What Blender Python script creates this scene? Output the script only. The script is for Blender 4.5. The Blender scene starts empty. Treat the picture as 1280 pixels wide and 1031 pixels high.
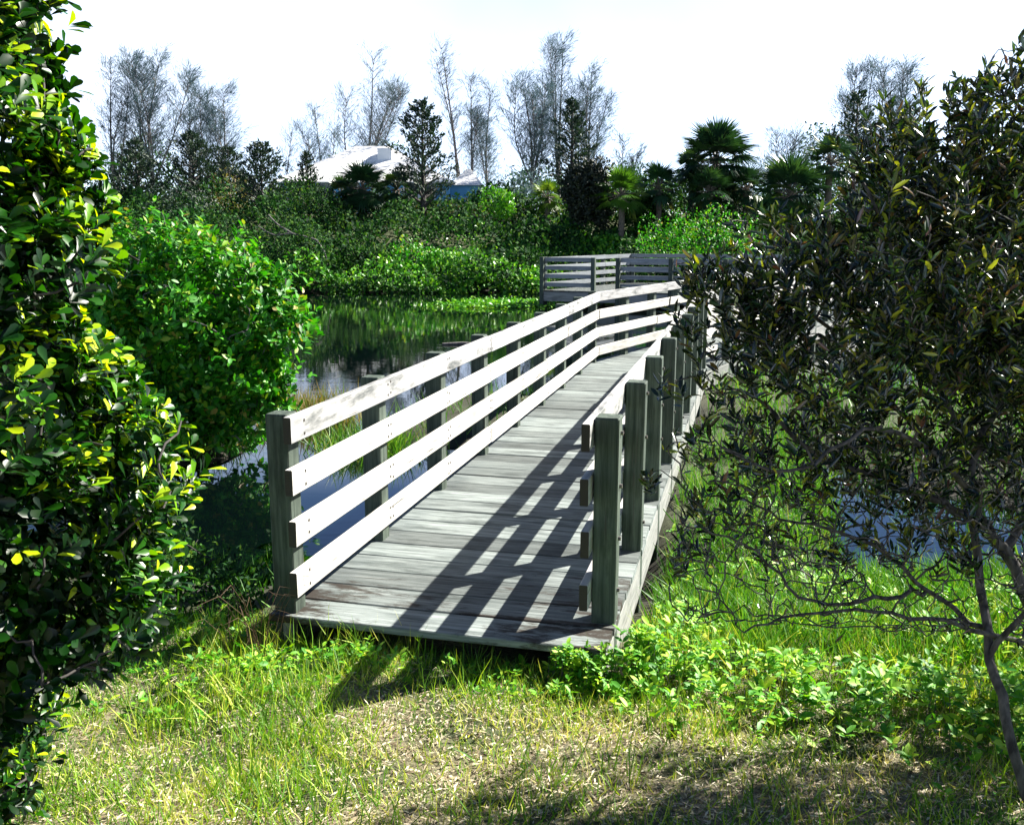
import bpy, math, random
import numpy as np
from mathutils import Vector, Matrix, noise
R = math.radians
random.seed(5); rng = np.random.default_rng(5)
scn = bpy.context.scene
col = scn.collection

# ---------------------------------------------------------------- camera
FPX, PITCH, ZC = 1182.0, R(11), 1.97
cd = bpy.data.cameras.new('camera'); cam = bpy.data.objects.new('camera', cd); col.objects.link(cam)
cam.location = (0, 0, ZC); cam.rotation_euler = (R(90) - PITCH, 0, 0)
cd.sensor_width = 36; cd.lens = 36 * FPX / 1280; cd.clip_start = .05; cd.clip_end = 3000
scn.camera = cam
WATER = -.55
def ray(px, py):
    u = (px - 640) / FPX; v = (515.5 - py) / FPX
    return Vector((u, math.cos(PITCH) + v * math.sin(PITCH), -math.sin(PITCH) + v * math.cos(PITCH)))
def atY(px, py, Y):              # scene point seen in that direction at distance Y ahead
    r = ray(px, py); return Vector((0, 0, ZC)) + r * (Y / r.y)

# ---------------------------------------------------------------- helpers
def tag(o, label=None, cat=None, group=None, kind=None):
    if label: o['label'] = label
    if cat: o['category'] = cat
    if group: o['group'] = group
    if kind: o['kind'] = kind
    return o
def empty(name, loc=(0, 0, 0), rz=0):
    o = bpy.data.objects.new(name, None); col.objects.link(o)
    o.location = loc; o.rotation_euler = (0, 0, rz); o.empty_display_size = .2
    return o
def npmesh(name, V, F, mat, parent=None, rnd=None, smooth=False, loc=None):
    """V (n,3) F list of (m,k) int arrays; rnd matching list of per-face floats"""
    me = bpy.data.meshes.new(name)
    V = np.asarray(V, dtype=np.float32)
    if not isinstance(F, list): F = [F]; rnd = [rnd] if rnd is not None else None
    loops = np.concatenate([np.asarray(f).reshape(-1) for f in F]).astype(np.int32)
    tot = np.concatenate([np.full(len(f), np.asarray(f).shape[1]) for f in F]).astype(np.int32)
    start = np.concatenate([[0], np.cumsum(tot)[:-1]]).astype(np.int32)
    me.vertices.add(len(V)); me.vertices.foreach_set('co', V.reshape(-1))
    me.loops.add(len(loops)); me.loops.foreach_set('vertex_index', loops)
    me.polygons.add(len(tot)); me.polygons.foreach_set('loop_start', start)
    me.polygons.foreach_set('loop_total', tot)
    me.update(calc_edges=True)
    if smooth: me.polygons.foreach_set('use_smooth', np.ones(len(tot), dtype=bool))
    if rnd is not None:
        a = me.attributes.new('rnd', 'FLOAT', 'FACE')
        a.data.foreach_set('value', np.concatenate(rnd).astype(np.float32))
    me.materials.append(mat)
    o = bpy.data.objects.new(name, me); col.objects.link(o)
    if parent: o.parent = parent
    if loc is not None: o.location = loc
    return o
def norm(a): return a / (np.linalg.norm(a, axis=-1, keepdims=True) + 1e-9)
def rv(n): return norm(rng.normal(size=(n, 3)))

class MB:
    """collects boxes / tubes, with an optional random value for each piece"""
    def __init__(s): s.v = []; s.f = []; s.r = []
    def add(s, vs, fs, r=0.):
        b = len(s.v); s.v += [tuple(v) for v in vs]; s.f += [tuple(i + b for i in f) for f in fs]; s.r += [r] * len(fs); return s
    def box(s, x0, x1, y0, y1, z0, z1, M=None, r=0., ch=0.):
        # chamfered along all vertical-section edges when ch > 0
        if ch <= 0:
            vs = [Vector((x, y, z)) for z in (z0, z1) for x, y in ((x0, y0), (x1, y0), (x1, y1), (x0, y1))]
            fs = [(0, 3, 2, 1), (4, 5, 6, 7), (0, 1, 5, 4), (1, 2, 6, 5), (2, 3, 7, 6), (3, 0, 4, 7)]
        else:
            c = ch; prof = [(y0 + c, z0), (y1 - c, z0), (y1, z0 + c), (y1, z1 - c), (y1 - c, z1), (y0 + c, z1), (y0, z1 - c), (y0, z0 + c)]
            vs = [Vector((x0, y, z)) for y, z in prof] + [Vector((x1, y, z)) for y, z in prof]
            fs = [tuple(range(7, -1, -1)), tuple(range(8, 16))] + [(i, (i + 1) % 8, 8 + (i + 1) % 8, 8 + i) for i in range(8)]
            fs[0] = tuple(range(8))[::-1]
        if M is not None: vs = [M @ v for v in vs]
        return s.add(vs, fs, r)
    def build(s, name, mat, parent=None, smooth=False, loc=None, rot=None):
        me = bpy.data.meshes.new(name); me.from_pydata(s.v, [], s.f); me.update()
        a = me.attributes.new('rnd', 'FLOAT', 'FACE'); a.data.foreach_set('value', s.r)
        if smooth: me.polygons.foreach_set('use_smooth', [True] * len(s.f))
        me.materials.append(mat)
        o = bpy.data.objects.new(name, me); col.objects.link(o)
        if parent: o.parent = parent
        if loc is not None: o.location = loc
        if rot is not None: o.rotation_euler = rot
        return o

class Tubes:
    def __init__(s): s.V = []; s.F = []; s.n = 0
    def add(s, pts, rad, sides=5):
        P = np.asarray([tuple(p) for p in pts], dtype=float); k = len(P)
        rad = np.broadcast_to(np.asarray(rad, dtype=float), (k,))
        T = np.gradient(P, axis=0); T = norm(T)
        ref = np.array([0, 0, 1.]) if abs(T[0, 2]) < .8 else np.array([1., 0, 0])
        A = norm(np.cross(T, ref)); B = np.cross(T, A)
        an = np.arange(sides) * 2 * np.pi / sides
        V = P[:, None] + rad[:, None, None] * (np.cos(an)[None, :, None] * A[:, None] + np.sin(an)[None, :, None] * B[:, None])
        i = np.arange(k - 1)[:, None] * sides; j = np.arange(sides)[None]; j2 = (j + 1) % sides
        F = np.stack([i + j, i + j2, i + sides + j2, i + sides + j], -1).reshape(-1, 4) + s.n
        s.V.append(V.reshape(-1, 3)); s.F.append(F); s.n += k * sides
    def build(s, name, mat, parent=None, loc=None):
        V = np.concatenate(s.V)
        if loc is not None: V = V - np.asarray(loc)[None]
        return npmesh(name, V, np.concatenate(s.F), mat, parent, smooth=True)

# leaf outlines: (along, half width) stations and droop
SHAPES = {
    'obovate': [(0, 0), (.35, .22), (.75, .5), (.95, .3), (1, 0)],
    'oval': [(0, 0), (.3, .42), (.7, .42), (1, 0)],
    'lance': [(0, 0), (.4, .5), (1, 0)],
    'blade': [(0, .5), (.5, .38), (1, 0)],
}
def leaf_arrays(P, D, N, L, W, shape='lance', fold=.18, droop=.1, rnd=None):
    n = len(P); D = norm(D); S = norm(np.cross(D, N)); N = np.cross(S, D)
    L = np.broadcast_to(L, (n,))[:, None]; W = np.broadcast_to(W, (n,))[:, None]
    st = SHAPES[shape]; rows = []; idx = []; c = 0
    for a, w in st:
        cen = P + D * L * a - N * L * droop * a * a
        if w == 0: rows.append(cen); idx.append((c,)); c += 1
        else:
            up = N * W * w * fold * 2
            rows += [cen - S * W * w + up, cen, cen + S * W * w + up]; idx.append((c, c + 1, c + 2)); c += 3
    V = np.stack(rows, 1).reshape(-1, 3); base = (np.arange(n) * c)[:, None]
    T3 = []; Q4 = []
    for a, b in zip(idx[:-1], idx[1:]):
        if len(a) == 1 and len(b) == 3: T3 += [(a[0], b[1], b[0]), (a[0], b[2], b[1])]
        elif len(a) == 3 and len(b) == 1: T3 += [(a[0], a[1], b[0]), (a[1], a[2], b[0])]
        else: Q4 += [(a[0], a[1], b[1], b[0]), (a[1], a[2], b[2], b[1])]
    F = []; RR = []
    if rnd is None: rnd = rng.random(n)
    for lst, k in ((T3, 3), (Q4, 4)):
        if lst:
            F.append((base[:, :, None] + np.array(lst)[None]).reshape(-1, k)); RR.append(np.repeat(rnd, len(lst)))
    return V, F, RR
def join_arrays(parts):
    Vs = []; F = {}; Rr = {}; off = 0
    for V, Fs, Rs in parts:
        Vs.append(V)
        for f, r in zip(Fs, Rs):
            F.setdefault(f.shape[1], []).append(f + off); Rr.setdefault(f.shape[1], []).append(r)
        off += len(V)
    ks = sorted(F)
    return np.concatenate(Vs), [np.concatenate(F[k]) for k in ks], [np.concatenate(Rr[k]) for k in ks]
def leaves(name, mat, parent, parts, loc=None):
    V, F, RR = join_arrays(parts)
    if loc is not None: V = V - np.asarray(loc)[None]
    return npmesh(name, V, F, mat, parent, RR)

# ---------------------------------------------------------------- materials
def newmat(name):
    m = bpy.data.materials.new(name); m.use_nodes = True; nt = m.node_tree; nt.nodes.clear()
    o = nt.nodes.new('ShaderNodeOutputMaterial'); return m, nt, o
def N(nt, t, **k):
    n = nt.nodes.new('ShaderNode' + t)
    for a, v in k.items():
        if a in n.inputs: n.inputs[a].default_value = v
        else: setattr(n, a, v)
    return n
def ramp(nt, fac, stops, interp='LINEAR'):
    r = nt.nodes.new('ShaderNodeValToRGB'); e = r.color_ramp.elements; r.color_ramp.interpolation = interp
    while len(e) < len(stops): e.new(.5)
    for q, (p, c) in zip(e, stops): q.position = p; q.color = (*c, 1) if len(c) == 3 else c
    nt.links.new(fac, r.inputs[0]); return r.outputs[0]
def leafmat(name, stops, rough=.42, trans=.3, tcol=(1.3, 1.25, .5), spec=.5):
    m, nt, out = newmat(name); L = nt.links.new
    at = N(nt, 'Attribute', attribute_name='rnd')
    c = ramp(nt, at.outputs['Fac'], stops)
    p = N(nt, 'BsdfPrincipled', Roughness=rough); p.inputs['Specular IOR Level'].default_value = spec
    L(c, p.inputs['Base Color'])
    mx = N(nt, 'Mix', data_type='RGBA', blend_type='MULTIPLY'); mx.inputs[0].default_value = 1
    L(c, mx.inputs[6]); mx.inputs[7].default_value = (*tcol, 1)
    t = N(nt, 'BsdfTranslucent'); L(mx.outputs[2], t.inputs['Color'])
    ms = N(nt, 'MixShader'); ms.inputs[0].default_value = trans
    L(p.outputs[0], ms.inputs[1]); L(t.outputs[0], ms.inputs[2]); L(ms.outputs[0], out.inputs[0])
    return m
def barkmat(name, c1, c2, scale=18):
    m, nt, out = newmat(name); L = nt.links.new
    tc = N(nt, 'TexCoord'); mp = N(nt, 'Mapping'); mp.inputs['Scale'].default_value = (1, 1, .3); L(tc.outputs['Object'], mp.inputs[0])
    n = N(nt, 'TexNoise', Scale=scale, Detail=6.); L(mp.outputs[0], n.inputs[0])
    c = ramp(nt, n.outputs['Fac'], [(.35, c1), (.68, c2)])
    p = N(nt, 'BsdfPrincipled', Roughness=.85); L(c, p.inputs['Base Color'])
    b = N(nt, 'Bump', Strength=.5, Distance=.01); L(n.outputs['Fac'], b.inputs['Height']); L(b.outputs[0], p.inputs['Normal'])
    L(p.outputs[0], out.inputs[0]); return m
def woodmat(name, lo, hi, lichen=.5, stain_end=False, axis='X', useattr=False, dirt=None):
    """weathered timber: grain runs along the piece's own long axis"""
    m, nt, out = newmat(name); L = nt.links.new
    tc = N(nt, 'TexCoord'); oi = N(nt, 'ObjectInfo')
    at = N(nt, 'Attribute', attribute_name='rnd')
    off = N(nt, 'VectorMath', operation='SCALE'); cmb = N(nt, 'CombineXYZ')
    rnd = at.outputs['Fac'] if useattr else oi.outputs['Random']
    for i in range(3): L(rnd, cmb.inputs[i])
    L(cmb.outputs[0], off.inputs[0]); off.inputs['Scale'].default_value = 37.
    ad = N(nt, 'VectorMath', operation='ADD'); L(tc.outputs['Object'], ad.inputs[0]); L(off.outputs[0], ad.inputs[1])
    sc = {'X': (1.2, 26, 26), 'Y': (26, 1.2, 26), 'Z': (26, 26, 1.2)}[axis]
    mp = N(nt, 'Mapping'); mp.inputs['Scale'].default_value = sc; L(ad.outputs[0], mp.inputs[0])
    g = N(nt, 'TexNoise', Scale=1.6, Detail=8., Roughness=.7, Distortion=.4); L(mp.outputs[0], g.inputs[0])
    sc2 = {'X': (2.2, 9, 9), 'Y': (9, 2.2, 9), 'Z': (9, 9, 2.2)}[axis]
    mp2 = N(nt, 'Mapping'); mp2.inputs['Scale'].default_value = sc2; L(ad.outputs[0], mp2.inputs[0])
    bl = N(nt, 'TexNoise', Scale=1.1, Detail=7., Roughness=.65); L(mp2.outputs[0], bl.inputs[0])
    base = ramp(nt, g.outputs['Fac'], [(.3, lo), (.52, tuple((a + b) / 2 for a, b in zip(lo, hi))), (.7, hi)])
    msk = ramp(nt, bl.outputs['Fac'], [(.5, (0, 0, 0)), (.66, (1, 1, 1))])
    mx = N(nt, 'Mix', data_type='RGBA'); mul = N(nt, 'Math', operation='MULTIPLY'); L(msk, mul.inputs[0]); mul.inputs[1].default_value = lichen
    L(mul.outputs[0], mx.inputs[0]); L(base, mx.inputs[6]); mx.inputs[7].default_value = (lo[0] * .35, lo[1] * .38, lo[2] * .37, 1)
    mp3 = N(nt, 'Mapping'); mp3.inputs['Scale'].default_value = {'X': (1.6, 55, 55), 'Y': (55, 1.6, 55), 'Z': (55, 55, 1.6)}[axis]; L(ad.outputs[0], mp3.inputs[0])
    ck = N(nt, 'TexNoise', Scale=1., Detail=4., Roughness=.6, Distortion=.6); L(mp3.outputs[0], ck.inputs[0])
    ckm = ramp(nt, ck.outputs['Fac'], [(.64, (0, 0, 0)), (.69, (.85, .85, .85))])
    mc = N(nt, 'Mix', data_type='RGBA'); L(ckm, mc.inputs[0]); L(mx.outputs[2], mc.inputs[6]); mc.inputs[7].default_value = (.05, .045, .04, 1); mx = mc
    vb = N(nt, 'Math', operation='MULTIPLY_ADD'); L(rnd, vb.inputs[0]); vb.inputs[1].default_value = .8 if useattr else .4; vb.inputs[2].default_value = .55 if useattr else .8
    hv = N(nt, 'Vect' + 'orMath', operation='SCALE'); L(mx.outputs[2], hv.inputs[0]); L(vb.outputs[0], hv.inputs['Scale'])
    colr = hv.outputs[0]
    if stain_end:      # mud and rot where the deck meets the path
        sx = N(nt, 'SeparateXYZ'); L(tc.outputs['Object'], sx.inputs[0])
        mr = N(nt, 'MapRange'); L(sx.outputs['X'], mr.inputs[0])
        mr.inputs[1].default_value = 1.0; mr.inputs[2].default_value = .1; mr.inputs[3].default_value = 0; mr.inputs[4].default_value = .13
        sn = N(nt, 'TexNoise', Scale=.55, Detail=9., Roughness=.75); L(mp2.outputs[0], sn.inputs[0])
        s1 = N(nt, 'Math', operation='ADD'); L(sn.outputs['Fac'], s1.inputs[0]); L(mr.outputs[0], s1.inputs[1])
        sm = ramp(nt, s1.outputs[0], [(.585, (0, 0, 0)), (.66, (1, 1, 1))])
        gt = N(nt, 'Math', operation='GREATER_THAN'); L(mr.outputs[0], gt.inputs[0]); gt.inputs[1].default_value = .001
        s2 = N(nt, 'Math', operation='MULTIPLY'); L(sm, s2.inputs[0]); L(gt.outputs[0], s2.inputs[1])
        m2 = N(nt, 'Mix', data_type='RGBA'); L(s2.outputs[0], m2.inputs[0]); L(colr, m2.inputs[6]); m2.inputs[7].default_value = (.03, .024, .018, 1)
        colr = m2.outputs[2]
    if not useattr:    # rusty nail heads; dark end grain, deepened to carry the shade on board ends
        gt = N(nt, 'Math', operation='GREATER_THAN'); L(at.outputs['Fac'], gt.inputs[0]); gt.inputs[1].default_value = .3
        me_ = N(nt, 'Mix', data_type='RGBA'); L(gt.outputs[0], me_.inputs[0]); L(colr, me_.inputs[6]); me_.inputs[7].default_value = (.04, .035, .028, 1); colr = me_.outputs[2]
    p = N(nt, 'BsdfPrincipled', Roughness=.75); p.inputs['Specular IOR Level'].default_value = .3
    L(colr, p.inputs['Base Color'])
    b = N(nt, 'Bump', Strength=.55, Distance=.004); L(g.outputs['Fac'], b.inputs['Height']); L(b.outputs[0], p.inputs['Normal'])
    L(p.outputs[0], out.inputs[0]); return m
def plain(name, c, rough=.7, metal=0., nscale=None, var=.15):
    m, nt, out = newmat(name); L = nt.links.new
    p = N(nt, 'BsdfPrincipled', Roughness=rough, Metallic=metal)
    tc = N(nt, 'TexCoord'); n = N(nt, 'TexNoise', Scale=nscale or 3., Detail=5.); L(tc.outputs['Object'], n.inputs[0])
    c1 = tuple(v * (1 - var) for v in c); c2 = tuple(min(1, v * (1 + var)) for v in c)
    L(ramp(nt, n.outputs['Fac'], [(.3, c1), (.7, c2)]), p.inputs['Base Color']); L(p.outputs[0], out.inputs[0]); return m

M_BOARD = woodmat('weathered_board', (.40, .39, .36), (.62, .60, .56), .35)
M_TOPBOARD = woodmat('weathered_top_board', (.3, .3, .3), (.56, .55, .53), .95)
M_POST = woodmat('weathered_post', (.016, .028, .02), (.11, .14, .11), .5, axis='Z')
M_DECK = woodmat('weathered_deck', (.05, .065, .062), (.27, .30, .29), .6, stain_end=True, axis='Y', useattr=True)
M_BEAM = woodmat('weathered_beam', (.16, .17, .16), (.34, .34, .32), .5)
M_FARRAIL = woodmat('grey_board', (.15, .17, .19), (.32, .34, .35), .4)
M_BOLT = plain('rusty_steel', (.25, .22, .2), .5, .8)
M_NAIL = plain('nail_steel', (.05, .04, .035), .6, .5)

G = {}
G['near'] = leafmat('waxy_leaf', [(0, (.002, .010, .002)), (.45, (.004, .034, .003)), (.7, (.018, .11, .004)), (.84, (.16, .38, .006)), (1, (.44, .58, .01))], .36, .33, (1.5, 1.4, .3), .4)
G['mid'] = leafmat('mangrove_leaf', [(0, (.012, .1, .004)), (.4, (.03, .22, .006)), (.8, (.08, .34, .008)), (.95, (.25, .4, .015)), (1, (.3, .2, .05))], .5, .3, (1.3, 1.4, .4))
G['right'] = leafmat('narrow_leaf', [(0, (.005, .010, .005)), (.45, (.009, .024, .009)), (.68, (.02, .055, .014)), (.8, (.06, .12, .015)), (.87, (.13, .05, .035)), (.9, (.14, .2, .02)), (1, (.34, .36, .02))], .24, .25, (1.4, 1.35, .4), .9)
G['bank'] = leafmat('bank_leaf', [(0, (.004, .02, .008)), (.5, (.012, .06, .012)), (.8, (.035, .12, .018)), (1, (.09, .17, .03))], .8, .25, (1.3, 1.25, .5), .2)
G['vine'] = leafmat('vine_leaf', [(0, (.03, .15, .01)), (.6, (.08, .32, .015)), (1, (.24, .48, .03))], .42, .3)
G['cedar'] = leafmat('cedar_leaf', [(0, (.006, .02, .014)), (.6, (.014, .04, .024)), (1, (.04, .075, .03))], .6, .15)
G['casu'] = leafmat('feathery_needle', [(0, (.035, .075, .1)), (.6, (.07, .125, .15)), (1, (.13, .17, .15))], .8, .3, (1, 1.05, 1))  # blue-grey cast of distance haze and sky bloom put into the needle colour
G['palm'] = leafmat('palm_leaf', [(0, (.008, .03, .016)), (.55, (.02, .065, .024)), (.9, (.06, .13, .03)), (1, (.16, .17, .08))], .33, .2)
G['palmy'] = leafmat('palm_leaf_pale', [(0, (.03, .09, .012)), (.6, (.07, .18, .015)), (1, (.2, .27, .04))], .38, .3)
G['dark'] = leafmat('dark_shrub_leaf', [(0, (.004, .012, .006)), (.8, (.012, .022, .01)), (1, (.05, .06, .015))], .6, .08)
G['reed'] = leafmat('reed_leaf', [(0, (.2, .14, .07)), (.5, (.25, .2, .09)), (.8, (.14, .2, .04)), (1, (.1, .2, .03))], .7, .3)
G['grass'] = leafmat('grass_blade', [(0, (.05, .17, .01)), (.4, (.14, .32, .015)), (.58, (.36, .5, .03)), (.75, (.56, .56, .12)), (1, (.66, .58, .32))], .55, .3, (1.2, 1.2, .5))
G['marsh'] = leafmat('marsh_blade', [(0, (.03, .12, .01)), (.6, (.07, .24, .012)), (.85, (.17, .32, .03)), (1, (.3, .28, .1))], .5, .3)
G['straw'] = leafmat('dry_straw', [(0, (.12, .07, .04)), (.3, (.34, .26, .17)), (.7, (.64, .56, .38)), (1, (.82, .75, .58))], .8, .15, (1, 1, .9))
G['weed'] = leafmat('weed_leaf', [(0, (.03, .2, .008)), (.5, (.14, .42, .012)), (.85, (.34, .58, .02)), (1, (.5, .62, .05))], .55, .32, (1.3, 1.25, .4))
B_DARK = barkmat('dark_bark', (.02, .018, .016), (.07, .06, .055))
B_GREY = barkmat('grey_bark', (.05, .045, .045), (.2, .18, .175))
B_PALM = barkmat('palm_bark', (.06, .05, .04), (.2, .16, .12), 30)

# ---------------------------------------------------------------- terrain and water
def sstep(t): t = np.clip(t, 0, 1); return t * t * (3 - 2 * t)
def blob(x, y, cx, cy, rx, ry, top, rot=0):
    c, s = math.cos(rot), math.sin(rot); dx = x - cx; dy = y - cy
    u = (dx * c + dy * s) / rx; v = (-dx * s + dy * c) / ry
    d = np.sqrt(u * u + v * v)
    return -1.15 + (top + 1.15) * sstep(1.45 - d)
def height(x, y):
    x = np.asarray(x, float); y = np.asarray(y, float)
    wob = .35 * np.sin(x * .9 + 1) + .2 * np.sin(x * 2.3)
    hN = np.interp(y + wob * .5, [-60, 0, 2.4, 3.5, 4.6, 6.0, 7.3, 9], [1.2, .38, .09, -.09, -.15, -.42, -.8, -1.15])
    far = y - 1.6 * np.sin(x * .13 + .6) - .6 * np.sin(x * .5)
    hF = np.interp(far, [36, 38.5, 39.5, 41, 45, 50, 62, 100, 600], [-1.15, -.8, -.3, .3, 1.6, 2.55, 2.9, 3.2, 6])
    h = np.maximum(hN, hF)
    h = np.maximum(h, blob(x, y, 2.05, 8.6, 1.1, 3.8, -.3, -.25))      # marsh along the right side of the bridge
    h = np.maximum(h, blob(x, y, -.5, 12.6, 1.3, 2.6, -.42, -.3))      # grass spit under and left of the bridge
    h = np.maximum(h, blob(x, y, 3.4, 14.0, 2.6, 3.0, -.38, 0))
    h = np.maximum(h, blob(x, y, 8.5, 13.5, 3.6, 3.2, -.3, 0))
    h = np.maximum(h, blob(x, y, 5.9, 11.0, 3.2, 3.3, -.22, 0))
    h = np.maximum(h, blob(x, y, -4.3, 10.6, 1.6, 1.2, -.35, .2))
    h = np.maximum(h, blob(x, y, -11, 9, 6.5, 4, .1, 0))
    h = np.maximum(h, np.interp(np.abs(x - 3), [28, 33, 45, 600], [-1.2, -.3, 1.5, 5]))
    h = h + .025 * np.sin(x * 3.1 + y * 1.7) * np.sin(y * 2.7 - x) + .015 * np.sin(x * 7.3) * np.sin(y * 6.1 + 1)
    return h
def axisgrid(lo, hi, fine, a, b, big):
    g = list(np.arange(lo, hi, fine)); s = fine; v = lo
    pre = []
    while v > a: s = min(s * 1.25, big); v -= s; pre.append(v)
    s = fine; v = g[-1]; post = []
    while v < b: s = min(s * 1.25, big); v += s; post.append(v)
    return np.array(pre[::-1] + g + post)
gx = axisgrid(-9, 10, .16, -700, 700, 60); gy = axisgrid(0, 52, .18, -60, 1200, 60)
X, Y = np.meshgrid(gx, gy); Z = height(X, Y)
nx, ny = len(gx), len(gy)
i = np.arange(ny - 1)[:, None] * nx + np.arange(nx - 1)[None]
F = np.stack([i, i + 1, i + nx + 1, i + nx], -1).reshape(-1, 4)
m, nt, out = newmat('ground_soil'); L = nt.links.new
tc = N(nt, 'TexCoord'); n1 = N(nt, 'TexNoise', Scale=1.4, Detail=6.); n2 = N(nt, 'TexNoise', Scale=55., Detail=8., Roughness=.8)
L(tc.outputs['Object'], n1.inputs[0]); L(tc.outputs['Object'], n2.inputs[0])
ca = ramp(nt, n2.outputs['Fac'], [(.38, (.07, .05, .03)), (.52, (.3, .25, .15)), (.64, (.6, .53, .37))])
cb = ramp(nt, n2.outputs['Fac'], [(.35, (.02, .03, .01)), (.6, (.07, .09, .025))])
mk = ramp(nt, n1.outputs['Fac'], [(.42, (0, 0, 0)), (.6, (1, 1, 1))])
mx = N(nt, 'Mix', data_type='RGBA'); L(mk, mx.inputs[0]); L(cb, mx.inputs[6]); L(ca, mx.inputs[7])
sx = N(nt, 'SeparateXYZ'); L(tc.outputs['Object'], sx.inputs[0])
mr = N(nt, 'MapRange'); L(sx.outputs['Z'], mr.inputs[0]); mr.inputs[1].default_value = -.5; mr.inputs[2].default_value = -.2
wet = N(nt, 'Mix', data_type='RGBA'); L(mr.outputs[0], wet.inputs[0]); wet.inputs[6].default_value = (.025, .022, .014, 1); L(mx.outputs[2], wet.inputs[7])
md = N(nt, 'MapRange'); L(sx.outputs['Y'], md.inputs[0]); md.inputs[1].default_value = 4.2; md.inputs[2].default_value = 5.2
leafy = N(nt, 'Mix', data_type='RGBA'); L(md.outputs[0], leafy.inputs[0]); L(mx.outputs[2], leafy.inputs[6]); L(cb, leafy.inputs[7]); L(leafy.outputs[2], wet.inputs[7])
p = N(nt, 'BsdfPrincipled', Roughness=.9); L(wet.outputs[2], p.inputs['Base Color'])
b = N(nt, 'Bump', Strength=.8, Distance=.02); L(n2.outputs['Fac'], b.inputs['Height']); L(b.outputs[0], p.inputs['Normal'])
L(p.outputs[0], out.inputs[0])
g = npmesh('ground', np.stack([X, Y, Z], -1).reshape(-1, 3), F, m, smooth=True)
tag(g, 'uneven earth banks sloping down to the pond', 'ground', kind='structure')

m, nt, out = newmat('pond_water'); L = nt.links.new
p = N(nt, 'BsdfPrincipled', Roughness=.03, IOR=1.6); p.inputs['Base Color'].default_value = (.001, .003, .003, 1)
p.inputs['Specular IOR Level'].default_value = .9
tc = N(nt, 'TexCoord'); mp = N(nt, 'Mapping'); mp.inputs['Scale'].default_value = (1, 1.8, 1); L(tc.outputs['Object'], mp.inputs[0])
w1 = N(nt, 'TexNoise', Scale=2.6, Detail=3., Roughness=.55, Distortion=.3); L(mp.outputs[0], w1.inputs[0])
w2 = N(nt, 'TexNoise', Scale=.35, Detail=2.); L(tc.outputs['Object'], w2.inputs[0])
ws = ramp(nt, w2.outputs['Fac'], [(.42, (.12, .12, .12)), (.62, (1, 1, 1))])
wm = N(nt, 'Math', operation='MULTIPLY'); L(w1.outputs['Fac'], wm.inputs[0]); L(ws, wm.inputs[1])
b = N(nt, 'Bump', Strength=.12, Distance=.02); L(wm.outputs[0], b.inputs['Height']); L(b.outputs[0], p.inputs['Normal'])
L(p.outputs[0], out.inputs[0])
w = MB().add([(-60, 3, WATER), (60, 3, WATER), (60, 46, WATER), (-60, 46, WATER)], [(0, 1, 2, 3)]).build('pond_water', m)
tag(w, 'still dark green pond reflecting trees and blue sky', 'pond', kind='structure')

# ---------------------------------------------------------------- boardwalk bridge
HR = 1.05
TOPS = [1.05, .785, .515, .24]; BH = .135; BT = .042; PW = .12
W = 1.63                                 # between rail lines
A0 = Vector((-1.13, 4.56)); d1 = Vector((math.sin(R(14.1)), math.cos(R(14.1)))); r1 = Vector((d1.y, -d1.x))
S = 1.17; N1 = 8
K = A0 + d1 * (S * N1 + .25)
A0 = Vector((-1.17, 4.71)); K = Vector((1.2, 14.1))
d1 = (K - A0).normalized(); L1 = (K - A0).length; r1 = Vector((d1.y, -d1.x)); S = L1 / N1
a2 = R(30); d2 = Vector((math.sin(a2), math.cos(a2))); r2 = Vector((d2.y, -d2.x))
# right kink at the mitre
half = (r1 + r2).normalized(); KR = K + half * (W / half.dot(r1))
L1R = (KR - (A0 + r1 * W)).length
L2 = 15.2; N2 = 13
bridge = empty('footbridge', (A0.x, A0.y, 0))
tag(bridge, 'weathered grey wooden footbridge with four board railings crossing the pond from the near bank', 'footbridge')
def rel(v, z=0): return Vector((v.x - A0.x, v.y - A0.y, z))
def post(parent, org, v, ang, z0, z1, mat, w=PW, tilt=0):
    mb = MB(); h = w / 2; c = .006
    prof = [(-h + c, -h), (h - c, -h), (h, -h + c), (h, h - c), (h - c, h), (-h + c, h), (-h, h - c), (-h, -h + c)]
    vs = [(x, y, z0) for x, y in prof] + [(x, y, z1 - .008) for x, y in prof] + [(x * .93, y * .93, z1) for x, y in prof]
    fs = [(i, (i + 1) % 8, 8 + (i + 1) % 8, 8 + i) for i in range(8)] + [(8 + i, 8 + (i + 1) % 8, 16 + (i + 1) % 8, 16 + i) for i in range(8)] + [tuple(range(16, 24)), tuple(range(7, -1, -1))]
    mb.add(vs, fs)
    return mb.build('rail_post', mat, parent, loc=(v.x - org.x, v.y - org.y, 0), rot=(random.uniform(-.006, .006), tilt + random.uniform(-.006, .006), ang))
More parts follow.
